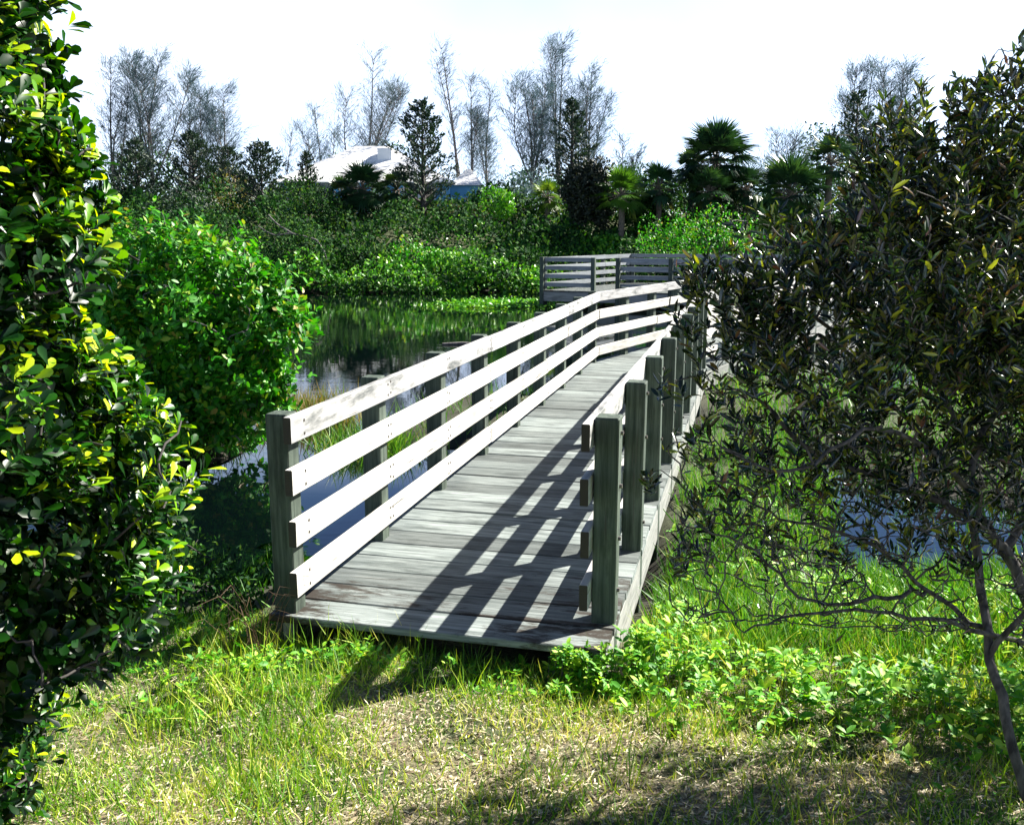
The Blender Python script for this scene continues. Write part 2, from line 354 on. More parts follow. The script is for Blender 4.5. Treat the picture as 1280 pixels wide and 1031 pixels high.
def rails(parent, org, P, Q, side, nb, mats, first_ext=.06, span=3, ztop=TOPS, nails=True, mitre=0.):
    """boards of `span` bays on the walkway side of the posts; side = +1: boards lie to the right of the post line"""
    d = (Q - P).normalized(); r = Vector((d.y, -d.x)) * side; L = (Q - P).length; bay = L / nb
    ang = math.atan2(d.y, d.x)
    for k, zt in enumerate(ztop):
        s = 0; n0 = [span, span, span - 1, span][k]
        while s < nb:
            e = min(nb, s + n0); n0 = span
            a = s * bay + (.003 if s else -first_ext); bq = e * bay - (.003 if e < nb else -mitre)
            mb = MB(); ln = bq - a; jig = random.uniform(-.004, .004)
            off = PW / 2 + .002
            y0, y1 = (-(off + BT), -off) if side > 0 else (off, off + BT)
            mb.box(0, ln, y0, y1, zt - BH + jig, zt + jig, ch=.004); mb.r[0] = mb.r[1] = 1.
            if nails:
                yy = y0 if side > 0 else y1
                for q in range(s, e + 1):
                    for dx in (-.02, .025) if s < q < e else ((.035,) if q == s else (-.035,)):
                        for dz in (.035, .105):
                            xx = q * bay - a + dx; zz = zt - BH + dz + random.uniform(-.008, .008)
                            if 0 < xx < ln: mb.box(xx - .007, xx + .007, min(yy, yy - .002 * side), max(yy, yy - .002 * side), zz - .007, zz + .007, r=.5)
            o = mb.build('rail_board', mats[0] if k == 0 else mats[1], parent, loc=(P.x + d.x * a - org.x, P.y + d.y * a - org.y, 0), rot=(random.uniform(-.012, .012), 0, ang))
            s = e
def deck(parent, P, d, r, L, x0, x1, mat, bw=.235, z=0, mitreP=None):
    """planks across the walkway from P along d"""
    ang = math.atan2(d.y, d.x); n = int(L / (bw + .014)); mb = MB()
    for k in range(n):
        a = k * (bw + .014) + random.uniform(-.001, .001); j = random.uniform(-.0035, .0035); e = random.uniform(-.004, .004)
        y0, y1 = -x1 + e, -x0 + e
        th = .04; seg = 1
        c = .005; xx0, xx1 = a, a + bw
        prof = [(xx0 + c, z - th + j), (xx1 - c, z - th + j), (xx1, z - th + c + j), (xx1, z - c + j), (xx1 - c, z + j + .0015), (xx0 + c, z + j), (xx0, z - c + j), (xx0, z - th + c + j)]
        vs = [(x, y0, q) for x, q in prof] + [(x, y1, q) for x, q in prof]
        fs = [tuple(range(8)), tuple(range(15, 7, -1))] + [(i, 8 + i, 8 + (i + 1) % 8, (i + 1) % 8) for i in range(8)]
        mb.add(vs, fs, random.random())
    return mb.build('deck', mat, parent, loc=(P.x - A0.x, P.y - A0.y, 0), rot=(0, 0, ang))
dk = deck(bridge, A0 - d1 * .1, d1, r1, L1 + .1, -.07, W + .062, M_DECK)
# wedge and second leg of the deck (5 mm lower so the two never share a plane)
dk2 = deck(bridge, K - d2 * .95, d2, r2, L2 + .95, -.07, W + .062, M_DECK, z=-.012)
ang1 = math.atan2(d1.y, d1.x); ang2 = math.atan2(d2.y, d2.x)
for s, off in ((0, .02), (0, W - .02), (0, W + .034)):
    MB().box(-.08, L1, -off - .025, -off + .025, -.30, -.045, ch=.004).build('beam', M_BEAM, bridge, loc=(0, 0, 0), rot=(0, 0, ang1))
    MB().box(-.3, L2, -off - .025, -off + .025, -.315, -.06, ch=.004).build('beam', M_BEAM, bridge, loc=rel(K), rot=(0, 0, ang2))
def bolts(p, side, zs):
    for z in zs:
        mb = MB(); y = -side * (PW / 2)
        r_ = .011
        vs = [(.0 + r_ * math.cos(a), y, z + r_ * math.sin(a)) for a in [i * math.pi / 3 for i in range(6)]]
        vs += [(v[0], y - side * .014, v[2]) for v in vs]
        fs = [(i, (i + 1) % 6, 6 + (i + 1) % 6, 6 + i) for i in range(6)] + [tuple(range(6, 12)), tuple(range(5, -1, -1))]
        mb.add(vs, fs).build('bolt', M_BOLT, p)
for i in range(N1 + 1):
    v = A0 + d1 * (S * i)
    post(bridge, A0, v - r1 * .0, ang1, -1.2, HR + .004 + random.uniform(-.004, .01), M_POST)
    q = A0 + r1 * W + d1 * (.26 + (L1R - .26) / N1 * i)
    pp = post(bridge, A0, q, ang1, -1.2, HR + .012 + random.uniform(-.004, .01), M_POST)
    if i < 6: bolts(pp, 1, [zt - BH / 2 + random.uniform(-.01, .01) for zt in TOPS])
for i in range(1, N2 + 1):
    post(bridge, A0, K + d2 * (L2 / N2 * i), ang2, -1.3, HR + .006, M_POST)
    post(bridge, A0, KR + d2 * (L2 / N2 * i), ang2, -1.3, HR + .006, M_POST)
rails(bridge, A0, A0, K, 1, N1, (M_TOPBOARD, M_BOARD), first_ext=.11, mitre=.0)
rails(bridge, A0, A0 + r1 * W + d1 * .26, KR, -1, N1, (M_TOPBOARD, M_BOARD), first_ext=.17)
rails(bridge, A0, K + d2 * .03, K + d2 * L2, 1, N2, (M_TOPBOARD, M_BOARD), first_ext=0, nails=False)
rails(bridge, A0, KR, KR + d2 * L2, -1, N2, (M_TOPBOARD, M_BOARD), first_ext=.03, nails=False)

# ---------------------------------------------------------------- far viewing platform
P0 = Vector((.98, 31.2)); P1 = Vector((2.6, 30.5)); P2 = Vector((3.35, 30.2)); P3 = Vector((8.1, 28.6))
Q1 = Vector((4.35, 35.6)); Q2 = Vector((13.5, 33.6))
plat = empty('viewing_platform', (P0.x, P0.y, 0))
tag(plat, 'low wooden viewing platform with board railings standing over the far side of the pond', 'platform')
pz = [P0, P1, P2, P3, Vector((10.3, 28.0)), Q2, Q1]
mb = MB(); n = len(pz)
mb.add([(v.x - P0.x, v.y - P0.y, -.01) for v in pz] + [(v.x - P0.x, v.y - P0.y, -.06) for v in pz], [tuple(range(n)), tuple(range(2 * n - 1, n - 1, -1))] + [(i, n + i, n + (i + 1) % n, (i + 1) % n) for i in range(n)])
mb.build('deck', M_DECK, plat)
mb = MB()
for a, b_ in ((P0, P1), (P1, P2), (P2, P3), (P0, Q1), (Q1, Q2)):
    d = (b_ - a).normalized(); L_ = (b_ - a).length
    Mx = Matrix.Translation((a.x - P0.x, a.y - P0.y, 0)) @ Matrix.Rotation(math.atan2(d.y, d.x), 4, 'Z')
    fm = MB().box(0, L_, -.02, .03, -.36, -.064, ch=.004)
    fm.build('beam', M_BEAM, plat, loc=(a.x - P0.x, a.y - P0.y, 0), rot=(0, 0, math.atan2(d.y, d.x)))
def rail_run(a, b_, n, side):
    d = (b_ - a).normalized(); an = math.atan2(d.y, d.x)
    for i in range(n + 1):
        post(plat, P0, a + (b_ - a) * (i / n), an, -1.4, HR + .01, M_POST, w=.13)
    rails(plat, P0, a, b_, side, n, (M_FARRAIL, M_FARRAIL), nails=False, span=2)
rail_run(P0, P1, 1, -1); rail_run(P2, P3, 3, -1)
rail_run(P0 + (Q1 - P0).normalized() * .15, Q1, 3, 1); rail_run(Q1 + (Q2 - Q1).normalized() * .15, Q2, 5, 1)

# ---------------------------------------------------------------- plants: generators
def grow(root, targets, r0, sag=.1, sides=5, tw=.004, pw=.55, tubes=None, seedpts=None, seedrad=None):
    """join every target to the nearest earlier node with a bent twig"""
    nodes = [np.asarray(root, float)] if seedpts is None else [np.asarray(p) for p in seedpts]
    rad = [r0] if seedrad is None else list(seedrad)
    T = tubes or Tubes(); root = np.asarray(root, float)
    targets = sorted([np.asarray(t) for t in targets], key=lambda t: np.linalg.norm(t - root))
    ends = []; cnt = len(nodes); buf = np.zeros((cnt + 3 * len(targets) + 3, 3)); buf[:cnt] = np.array(nodes)
    for t in targets:
        A = buf[:cnt]; dd = np.linalg.norm(A - t, axis=1) + .35 * np.maximum(0, A[:, 2] - t[2])
        k = int(np.argmin(dd)); a = A[k].copy(); v = t - a; ln = np.linalg.norm(v)
        if ln < 1e-4: continue
        ra = max(tw, min(rad[k] * .72, tw + (r0 - tw) * .5)); rb = max(tw, ra * .6)
        w1 = rng.normal(size=3) * ln * .09; w2 = rng.normal(size=3) * ln * .07
        p1 = a + v * .33 + w1 + np.array([0, 0, sag * ln * .5]); p2 = a + v * .67 + w2 + np.array([0, 0, sag * ln * .6])
        T.add([a, p1, p2, t], [ra, ra * .85 + rb * .15, (ra + rb) / 2, rb * .8], sides)
        buf[cnt] = p1; buf[cnt + 1] = p2; buf[cnt + 2] = t; cnt += 3; rad += [ra * .9, (ra + rb) / 2, rb]
        ends.append((t, norm(t - p2)))
    return T, ends
def rosettes(ends, per, L, W, spread=.9, stem=.5, upb=.25, rnd_tip=.2):
    """whorls of leaves round twig ends"""
    C = np.array([e[0] for e in ends]); D = norm(np.array([e[1] for e in ends]) + np.array([0, 0, upb]))
    C = np.repeat(C, per, 0); D0 = np.repeat(D, per, 0); n = len(C)
    rr = rng.normal(size=(n, 3)); side = norm(rr - D0 * np.sum(rr * D0, 1, keepdims=True))
    f = rng.random(n)[:, None]
    base = C - D0 * f * L * stem * 2
    dirs = norm(D0 * (.35 + .5 * (1 - f)) + side * spread)
    nrm = norm(D0 + rng.normal(size=(n, 3)) * .25 - side * .1)
    l = L * rng.uniform(.65, 1.15, n)
    return base, dirs, nrm, l, l * W / L
def shell_points(blobs, n, inner=.55):
    """points spread through the outer part of a union of ellipsoids (cx,cy,cz,rx,ry,rz)"""
    B = np.array(blobs, float); vol = B[:, 3] * B[:, 4] + B[:, 4] * B[:, 5]; pr = vol / vol.sum()
    out = []; nn = 0
    while nn < n:
        k = rng.choice(len(B), n, p=pr); d = rv(n); rad = rng.uniform(inner, 1, n) ** .6
        P = B[k, :3] + d * rad[:, None] * B[k, 3:6]
        ok = np.ones(n, bool)
        for q in range(len(B)):
            u = (P - B[q, :3]) / B[q, 3:6]; ok &= ~((np.sum(u * u, 1) < inner ** 2) & (k != q))
        P = P[ok]; dd = d[ok]; out.append(np.hstack([P, norm(dd / B[k[ok], 3:6] * B[k[ok], 3:6].mean(1, keepdims=True))])); nn += len(P)
    o = np.vstack(out)[:n]; return o[:, :3], o[:, 3:]
def bush(name, label, cat, base, blobs, n, L, W, mat, bark=B_DARK, shape='oval', stems=40, group=None, inner=.5, r0=.04, up=.3, jit=.7, minz=None, rndw=None):
    root = empty(name, base); tag(root, label, cat, group)
    P, D = shell_points(blobs, n, inner)
    # break the outline: push clumps in and out with a noise field
    nz = np.array([noise.noise(Vector(p * (1.6 / max(.3, blobs[0][3])) * 1.5)) for p in P])
    P = P + D * (nz * .45 * blobs[0][3])[:, None]
    keep = nz > -.36 + .3 * rng.random(len(P)) - .25
    if minz is not None: keep &= P[:, 2] > minz
    P, D = P[keep], D[keep]; m_ = len(P)
    dirs = norm(D * .5 + rng.normal(size=(m_, 3)) * jit + np.array([0, 0, up])); nr = norm(D + rng.normal(size=(m_, 3)) * .5 + np.array([0, 0, .6]))
    l = L * rng.uniform(.6, 1.2, m_)
    leaves('foliage', mat, root, [leaf_arrays(P, dirs, nr, l, l * W / L, shape)], loc=base)
    if stems:
        idx = rng.choice(m_, min(stems, m_), replace=False)
        T, _ = grow(np.array(base), P[idx] - D[idx] * .1 * L, r0, tw=max(.004, L * .06), sides=5)
        T.build('stem', bark, root, loc=base)
    return root
def H(x, y): return float(height(x, y))

# ---------------------------------------------------------------- foreground broadleaf bush (left)
prof = [(10, -60, 2.5, .22), (30, 60, 2.45, .2), (-10, 160, 2.4, .3), (55, 200, 2.5, .17), (40, 300, 2.4, .27), (65, 330, 2.5, .18), (35, 430, 2.5, .28), (85, 450, 2.5, .19), (20, 520, 2.4, .4), (90, 560, 2.5, .24),
        (60, 640, 2.4, .36), (165, 640, 2.55, .17), (80, 720, 2.45, .32), (150, 730, 2.6, .17), (-30, 800, 2.5, .28), (40, 785, 2.5, .15), (-90, 900, 2.45, .24), (-110, 500, 2.3, .5), (-140, 200, 2.3, .5), (-160, 760, 2.4, .4)]
blobs = [(*atY(px, py, y), r, r * 1.1, r * 1.05) for px, py, y, r in prof]
blobs = [(bx - (.055 if bz > 1.3 else .02), by, bz, ra * .93, rb, rc * .95) for bx, by, bz, ra, rb, rc in blobs]
blobs += [(-1.68, 2.75, .35, .26, .26, .26), (-1.75, 2.5, .45, .35, .35, .35)]
base = (-1.75, 2.95, H(-1.75, 2.95) - .05)
root = empty('broadleaf_bush', base)
tag(root, 'tall dark glossy broadleaf bush with sunlit lime leaf tips filling the left edge', 'bush')
P, D = shell_points(blobs, 4300, .55); nz = np.array([noise.noise(Vector(p * 4.2)) for p in P]); P = P + D * (nz * .16)[:, None]
k = P[:, 2] > H(-1.3, 2.4) + .03; P, D = P[k], D[k]
T, ends = grow(np.array(base), P[rng.choice(len(P), 420, replace=False)] - 0, .03, tw=.0035)
T.build('stem', B_DARK, root, loc=base)
allends = [(p, norm(d * .9 + np.array([.25, .1, .65]) + rng.normal(size=3) * .25)) for p, d in zip(P, D)]
b_, d_, n_, l_, w_ = rosettes(allends, 9, .054, .023, .8, .7)
# sunlight put into the leaf colour: lime on the side facing the sun
tip = np.repeat(np.clip((D @ np.array([.8, .1, .6])), 0, 1), 9); rn = np.clip(rng.random(len(b_)) ** 1.3 * .72 + (rng.random(len(b_)) < 1.1 * tip ** 2.5) * .36, 0, 1)  # tip: how far each whorl faces the sun
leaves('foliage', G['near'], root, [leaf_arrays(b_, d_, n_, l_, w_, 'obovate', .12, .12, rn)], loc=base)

# ---------------------------------------------------------------- mangrove bush (middle left)
mp_ = [(262, 368, 10.4, .78), (318, 412, 10.3, .6), (350, 395, 10.3, .25), (210, 420, 10.5, .95), (300, 480, 10.2, .68), (335, 475, 10.0, .45), (185, 345, 10.9, .75), (200, 510, 9.8, .5), (130, 420, 10.6, 1.0), (235, 318, 10.8, .42), (335, 352, 10.5, .3), (80, 360, 11, 1.1), (262, 525, 10, .35)]
blobs = [(*atY(px, py, y), r, r, r * .95) for px, py, y, r in mp_]
base = (-3.7, 10.6, -.5)
root = empty('mangrove_bush', base); tag(root, 'rounded bright green bush leaning over the water left of the footbridge', 'bush')
P, D = shell_points(blobs, 7000, .4); nz = np.array([noise.noise(Vector(p * 2.4)) for p in P]); P = P + D * (nz * .55)[:, None]
k = (P[:, 2] > -.45) & (nz > -.3); P, D = P[k], D[k]
T, ends = grow(np.array(base), P[rng.choice(len(P), 420, replace=False)], .05, tw=.006); T.build('stem', B_GREY, root, loc=base)
allends = [(p, norm(d + np.array([0, 0, .5]) + rng.normal(size=3) * .4)) for p, d in zip(P, D)]
b_, d_, n_, l_, w_ = rosettes(allends, 7, .1, .05, .9, .9)
leaves('foliage', G['mid'], root, [leaf_arrays(b_, d_, n_, l_, w_, 'oval', .1, .1)], loc=base)

# ---------------------------------------------------------------- narrow leaved tree (right)
def back(py, y): return y * (1 + .12 * min(1, max(0, (950 - py) / 450)))
def PX(lst): return [np.array(atY(px, py, back(py, y))) for px, py, y in lst]
def smooth(pts, k=4):
    pts = [np.asarray(p) for p in pts]; out = []
    for i in range(len(pts) - 1):
        p0 = pts[max(0, i - 1)]; p1 = pts[i]; p2 = pts[i + 1]; p3 = pts[min(len(pts) - 1, i + 2)]
        for j in range(k):
            t = j / k; out.append(.5 * ((2 * p1) + (p2 - p0) * t + (2 * p0 - 5 * p1 + 4 * p2 - p3) * t * t + (3 * p1 - p0 - 3 * p2 + p3) * t ** 3))
    out.append(pts[-1]); return out
base = tuple(atY(1285, 985, 2.85)); base = (base[0], base[1], H(base[0], base[1]) - .05)
limbs = [
    (PX([(1290, 1010, 2.85), (1262, 920, 2.9), (1240, 820, 2.95), (1222, 700, 3.0), (1214, 620, 3.02), (1222, 560, 3.05), (1255, 490, 3.1), (1262, 400, 3.1), (1230, 300, 3.15), (1210, 190, 3.2)]), .019, .007),
    (PX([(1330, 1010, 3.1), (1322, 880, 3.1), (1300, 790, 3.12), (1255, 690, 3.1), (1205, 645, 3.05), (1140, 615, 3.0), (1080, 590, 2.95), (1010, 560, 2.9), (950, 500, 2.9)]), .028, .006),
    (PX([(1300, 790, 3.12), (1270, 720, 3.2), (1225, 640, 3.25), (1170, 560, 3.25), (1110, 500, 3.2), (1050, 430, 3.2), (985, 370, 3.1), (930, 330, 3.0)]), .016, .005),
    (PX([(1322, 815, 3.0), (1250, 795, 2.95), (1180, 778, 2.9), (1093, 765, 2.85), (1000, 768, 2.8), (930, 790, 2.8)]), .011, .003),
    (PX([(1255, 800, 2.95), (1200, 770, 3.0), (1155, 735, 3.0), (1095, 683, 3.0), (1034, 660, 2.95), (960, 640, 2.95), (890, 600, 2.9)]), .011, .003),
    (PX([(1160, 738, 3.0), (1110, 745, 2.95), (1050, 758, 2.9), (1000, 745, 2.85), (946, 690, 2.8), (880, 660, 2.8)]), .009, .003),
    (PX([(1255, 690, 3.1), (1300, 600, 3.2), (1330, 480, 3.2), (1340, 330, 3.2), (1300, 200, 3.25)]), .018, .006),
    (PX([(1222, 560, 3.05), (1180, 500, 3.0), (1140, 400, 2.95), (1110, 300, 2.95), (1080, 230, 2.95)]), .012, .005),
    (PX([(1214, 620, 3.02), (1160, 560, 2.8), (1080, 540, 2.7), (990, 590, 2.65), (900, 560, 2.7)]), .010, .004),
    (PX([(1240, 820, 2.95), (1290, 740, 2.8), (1330, 640, 2.75)]), .012, .006),
]
T = Tubes(); seeds = []; srad = []
for pts, ra, rb in limbs:
    s = smooth(pts); n = len(s); rr = np.linspace(ra, rb, n)
    w = [p + rng.normal(size=3) * .006 for p in s]; T.add(w, rr, 7); seeds += w[2:]; srad += list(rr[2:])
root = empty('narrow_leaved_tree', base); tag(root, 'slender multi stemmed tree with narrow dark leaves and bare lower branches, right edge', 'tree')
cb = [(1200, 200, 3.1, .24), (1110, 270, 3.0, .24), (1250, 260, 3.1, .3), (1060, 330, 3.0, .24), (1170, 350, 3.0, .34), (940, 350, 2.9, .15), (900, 375, 2.9, .13), (985, 400, 2.9, .22), (1080, 420, 2.95, .3), (1230, 430, 3.1, .34), (1000, 470, 2.85, .22), (920, 480, 2.8, .17),
      (1100, 500, 2.9, .24), (1180, 530, 3.15, .28), (910, 560, 2.75, .14), (980, 560, 2.8, .17), (1260, 560, 3.1, .2), (1330, 300, 3.1, .4), (1360, 480, 3.1, .4), (1290, 170, 3.2, .24), (1060, 590, 2.9, .12), (1220, 150, 3.2, .14), (1100, 215, 3.05, .1)]
cb += [(1400, 300, 3.5, .5), (1500, 420, 3.4, .5), (1450, 560, 3.5, .45), (1560, 620, 3.4, .45), (1420, 700, 3.6, .35), (1530, 800, 3.7, .35), (1250, 330, 3.3, .34), (1150, 440, 3.2, .3), (1280, 460, 3.2, .34), (1040, 530, 2.9, .2), (1120, 590, 2.9, .16), (880, 340, 2.9, .1), (1110, 225, 3.1, .17), (1160, 175, 3.1, .15), (1010, 310, 3.0, .15), (1240, 180, 3.2, .22), (1180, 260, 3.0, .25)]  # leading clumps lie out of frame, added to cast the foreground shadow
blobs = [(*atY(px, py, back(py, y)), r * 1.12, r * 1.4, r * 1.12) for px, py, y, r in cb] + [(2.3, 3.62, 1.55, .4, .45, .35), (2.65, 3.5, 1.9, .45, .45, .4), (2.45, 3.4, 1.15, .35, .4, .3)]  # closing clumps are unseen too, added to make that shadow more solid
P, D = shell_points(blobs, 7600, .1); nz = np.array([noise.noise(Vector(p * 3.0)) for p in P]); k = (nz > -.2) & ((P[:, 2] > 1.45) | (rng.random(len(P)) < .5) | (P[:, 0] > 1.9)); P = (P + D * (nz * .3)[:, None])[k]; D = D[k]
low = np.array([atY(rng.uniform(840, 1290), rng.uniform(520, 700), rng.uniform(3.0, 3.5)) for _ in range(230)]); P = np.vstack([P, low])
_, ends = grow(np.array(base), P, .012, tw=.0018, tubes=T, seedpts=seeds, seedrad=[min(r, .008) for r in srad], sides=4)
# bare lower twigs
tg = []
for _ in range(620):
    px = rng.uniform(835, 1290); py = rng.uniform(560, 800) - (1280 - px) * .05; tg.append(np.array(atY(px, py, back(py, rng.uniform(2.6, 3.3)))))
_, bare = grow(np.array(base), tg, .01, tw=.0026, tubes=T, seedpts=seeds, seedrad=[min(r, .006) for r in srad], sides=4)
T.build('trunk', barkmat('slender_bark', (.015, .013, .012), (.12, .11, .1), 40), root, loc=base)
dirn = [(e, norm(d * .6 + np.array([-.1, 0, .75]) + rng.normal(size=3) * .25)) for e, d in ends]
b_, d_, n_, l_, w_ = rosettes(dirn, 9, .052, .0145, .62, .9)
b2, d2_, n2, l2, w2 = rosettes([(e, norm(d + rng.normal(size=3) * .3)) for e, d in bare if rng.random() < .4], 2, .034, .008, .7, 1.2)
# needle-thin upright leaves
n_ = norm(n_ + rng.normal(size=n_.shape) * .6)
leaves('foliage', G['right'], root, [leaf_arrays(b_, d_, n_, l_, w_, 'oval', .25, .1), leaf_arrays(b2, d2_, n2, l2, w2, 'oval', .2, .1)], loc=base)

# ---------------------------------------------------------------- ground vegetation
def blades(n, xs, ys, lo, hi, wid, mat_rnd, lean=.35, dens=None, zoff=-.01):
    x = rng.uniform(*xs, n); y = rng.uniform(*ys, n)
    if dens is not None:
        k = rng.random(n) < dens(x, y); x, y = x[k], y[k]
    n = len(x); z = height(x, y) + zoff
    P = np.stack([x, y, z], 1); D = norm(np.stack([rng.normal(size=n) * lean, rng.normal(size=n) * lean, np.ones(n)], 1))
    Nn = norm(np.stack([rng.normal(size=n), rng.normal(size=n), np.full(n, .3)], 1)); l = rng.uniform(lo, hi, n)
    return leaf_arrays(P, D, Nn, l, wid * rng.uniform(.6, 1.3, n), 'blade', .15, rng.uniform(.1, .5, n)[:, None], mat_rnd(x, y, n))
def fbm(x, y, s, seed=0): return np.array([noise.noise(Vector((a * s, b * s, seed))) for a, b in zip(x, y)])
inwater = lambda x, y: height(x, y) < WATER + .02
def inbridge(x, y):
    t = (x - A0.x) * d1.x + (y - A0.y) * d1.y; s = (x - A0.x) * r1.x + (y - A0.y) * r1.y
    return (t > -.05) & (s > -.1) & (s < W + .15)
def dry(x, y):      # worn path in front of the bridge is dry, edges greener
    return np.clip(1.1 - np.abs(x - .35 - .1 * (y - 3)) * .42, .15, 1) * np.clip((4.35 - y) * 1.6, 0, 1)
def gden(x, y): return np.clip(.85 - .5 * dry(x, y) + fbm(x, y, 1.7, 3) * 1.1, .35, 1) * ~inwater(x, y) * ~inbridge(x, y)
def grnd(x, y, n): return np.clip(rng.random(n) * .66 + .26 * dry(x, y) + fbm(x, y, 2.3, 9) * .4, 0, 1)
parts = [blades(120000, (-3.2, 3.6), (1.8, 5.2), .03, .10, .005, grnd, .5, gden),
         blades(16000, (-2.6, 3.4), (1.9, 4.6), .08, .2, .006, lambda x, y, n: rng.random(n) * .65, .3, lambda x, y: np.clip(gden(x, y) * (fbm(x, y, 2.6, 5) > .05), 0, 1)),
         blades(9000, (-1.6, 3.3), (3.3, 5.0), .08, .25, .007, lambda x, y, n: .3 + rng.random(n) * .5, .35, lambda x, y: (~inbridge(x, y)) * np.clip(.5 + fbm(x, y, 3, 21) * 1.5, 0, 1) * (y > 4.3 - .35 * np.abs(x - .6)) * ~((x > -1.1) & (x < .15) & (y < 4.42))),
         blades(9000, (-12, 9), (-1, 3), .04, .12, .008, grnd, .5, lambda x, y: ((x < -3.2) | (x > 3.6) | (y < 1.8)) * 1.)]
o = leaves('grass', G['grass'], None, parts); tag(o, 'patchy short green and yellowing grass on the worn path before the footbridge', 'grass', kind='stuff')
# lying dry litter
n = 95000; x = rng.uniform(-3, 3.4, n); y = rng.uniform(1.8, 5.0, n)
k = (rng.random(n) < np.clip(.25 + .75 * dry(x, y) + fbm(x, y, 2.1, 1) * .6, .05, 1)) & ~inbridge(x, y); x, y = x[k], y[k]; n = len(x)
P = np.stack([x, y, height(x, y) + rng.uniform(.0, .018, n)], 1); D = norm(np.stack([rng.normal(size=n), rng.normal(size=n), rng.normal(size=n) * .22], 1))
Nn = norm(np.stack([rng.normal(size=n) * .5, rng.normal(size=n) * .5, np.ones(n)], 1)); l = rng.uniform(.012, .05, n)
o = leaves('dry_litter', G['straw'], None, [leaf_arrays(P, D, Nn, l, rng.uniform(.002, .009, n), 'lance', .2, .1)]); tag(o, 'bleached dry straw and dead leaves scattered over the path', 'litter', kind='stuff')
# marsh grass on spits and banks
def mden(x, y):
    h = height(x, y); k = (h > WATER - .06) & ((y > 4.9) | (x > 1.15) | (x < -1.6)) & ~inbridge(x, y); return k * np.clip(.55 + fbm(x, y, 1.3, 7), .1, 1)
parts = [blades(26000, (-4, 6), (4.6, 18), .10, .34, .011, lambda x, y, n: np.clip(rng.random(n) * .8 + fbm(x, y, .9, 2) * .5, 0, 1), .3, mden),
         blades(24000, (.9, 3.4), (4.2, 9.5), .10, .32, .010, lambda x, y, n: np.clip(rng.random(n) * .85 + .1, 0, 1), .45, mden),
         blades(9000, (3, 14), (5, 18), .2, .6, .02, lambda x, y, n: rng.random(n), .3, mden)]
o = leaves('marsh_grass', G['marsh'], None, parts); tag(o, 'long bright green marsh grass beside and beneath the footbridge', 'grass', kind='stuff')
# soft pale weeds
def weedpatch(cx, cy, sx, sy, n, hmax, per=7, L=.045):
    x = rng.normal(cx, sx, n); y = rng.normal(cy, sy, n); k = ~inwater(x, y) & ~inbridge(x, y) & (fbm(x, y, 4.5, 11) > rng.uniform(-.45, .25, n)); x, y = x[k], y[k]; n = len(x)
    hh = hmax * rng.uniform(.3, 1, n) * np.exp(-(((x - cx) / sx) ** 2 + ((y - cy) / sy) ** 2) * .22)
    C = np.stack([x, y, height(x, y) + hh], 1)
    e = [(c, norm(np.array([rng.normal() * .3, rng.normal() * .3 - .05, 1.]))) for c in C]
    b, d, nn, l, w = rosettes(e, per, L, L * .45, 1.1, .5)
    f_ = rng.uniform(.55, 1.35, len(l)) * np.repeat(rng.uniform(.7, 1.2, n), per); l = l * f_; w = w * f_
    return leaf_arrays(b, d, nn, l, w, 'oval', .12, .2), [(np.array([c[0] + rng.normal() * .02, c[1] + rng.normal() * .02, c[2] - h_ - .02]), c) for c, h_ in zip(C, hh)]
ws = []; stalk = []
for a in [(1.25, 3.95, .45, .16, 330, .24, 8, .05), (1.9, 3.75, .4, .2, 300, .26, 8, .052), (.75, 4.15, .28, .13, 240, .22, 7, .045), (.42, 4.16, .16, .07, 90, .2, 7, .04), (.85, 4.5, .14, .2, 90, .22, 7, .045), (.1, 4.2, .3, .05, 110, .08, 7, .03), (.3, 4.05, .22, .05, 110, .1, 7, .035), (1.0, 5.0, .1, .3, 130, .2, 7, .04), (1.2, 5.8, .1, .35, 120, .22, 7, .04), (.62, 4.24, .15, .09, 260, .3, 8, .045), (.3, 4.2, .12, .04, 120, .2, 7, .04), (-.75, 4.32, .35, .09, 170, .13, 7, .04), (-1.35, 4.1, .3, .18, 130, .12, 7, .04), (2.4, 3.4, .35, .3, 260, .25, 8, .05),
          (1.7, 5.3, .5, .6, 230, .3, 7, .04), (1.9, 6.6, .45, .7, 160, .3, 7, .04), (-1.9, 4.5, .45, .3, 220, .22, 7, .045), (2.8, 4.6, .6, .5, 320, .3, 7, .05)]:
    q, s = weedpatch(*a); ws.append(q); stalk += s
o = leaves('weeds', G['weed'], None, ws); tag(o, 'low lime green broadleaf weeds growing in front of the footbridge', 'weeds', kind='stuff')
T = Tubes()
for a, c in stalk[::2]: T.add([a, (a + c) / 2 + rng.normal(size=3) * .008, c], [.002, .0018, .0012], 3)
T.build('stalk', B_GREY, o)

# dark leafy plants by the left post, seedling stems standing in front of the bridge
bush('waterside_shrub', 'dark low shrub at the water edge against the left end post of the footbridge', 'shrub', (-1.95, 5.35, H(-1.95, 5.35) - .04),
     [(-1.95, 5.35, -.02, .34, .3, .22), (-1.6, 5.15, -.08, .22, .22, .2), (-2.3, 5.5, -.05, .35, .3, .22)], 2000, .045, .02, G['bank'], inner=.2, r0=.01, stems=40)
root = empty('dry_grass_tuft', (-1.3, 4.45, H(-1.3, 4.45))); tag(root, 'thin tuft of dry arching grass stems beside the left end post', 'grass tuft')
T = Tubes()
for _ in range(26):
    a = rng.uniform(0, 6.28); l = rng.uniform(.2, .48); p0 = np.array([rng.normal() * .06, rng.normal() * .05, 0]); dv = np.array([math.cos(a), math.sin(a), 0]) * l * rng.uniform(.2, .7)
    T.add([p0, p0 + dv * .3 + np.array([0, 0, l * .6]), p0 + dv * .7 + np.array([0, 0, l * .9]), p0 + dv * 1.1 + np.array([0, 0, l * .85])], [.0022, .002, .0015, .0008], 3)
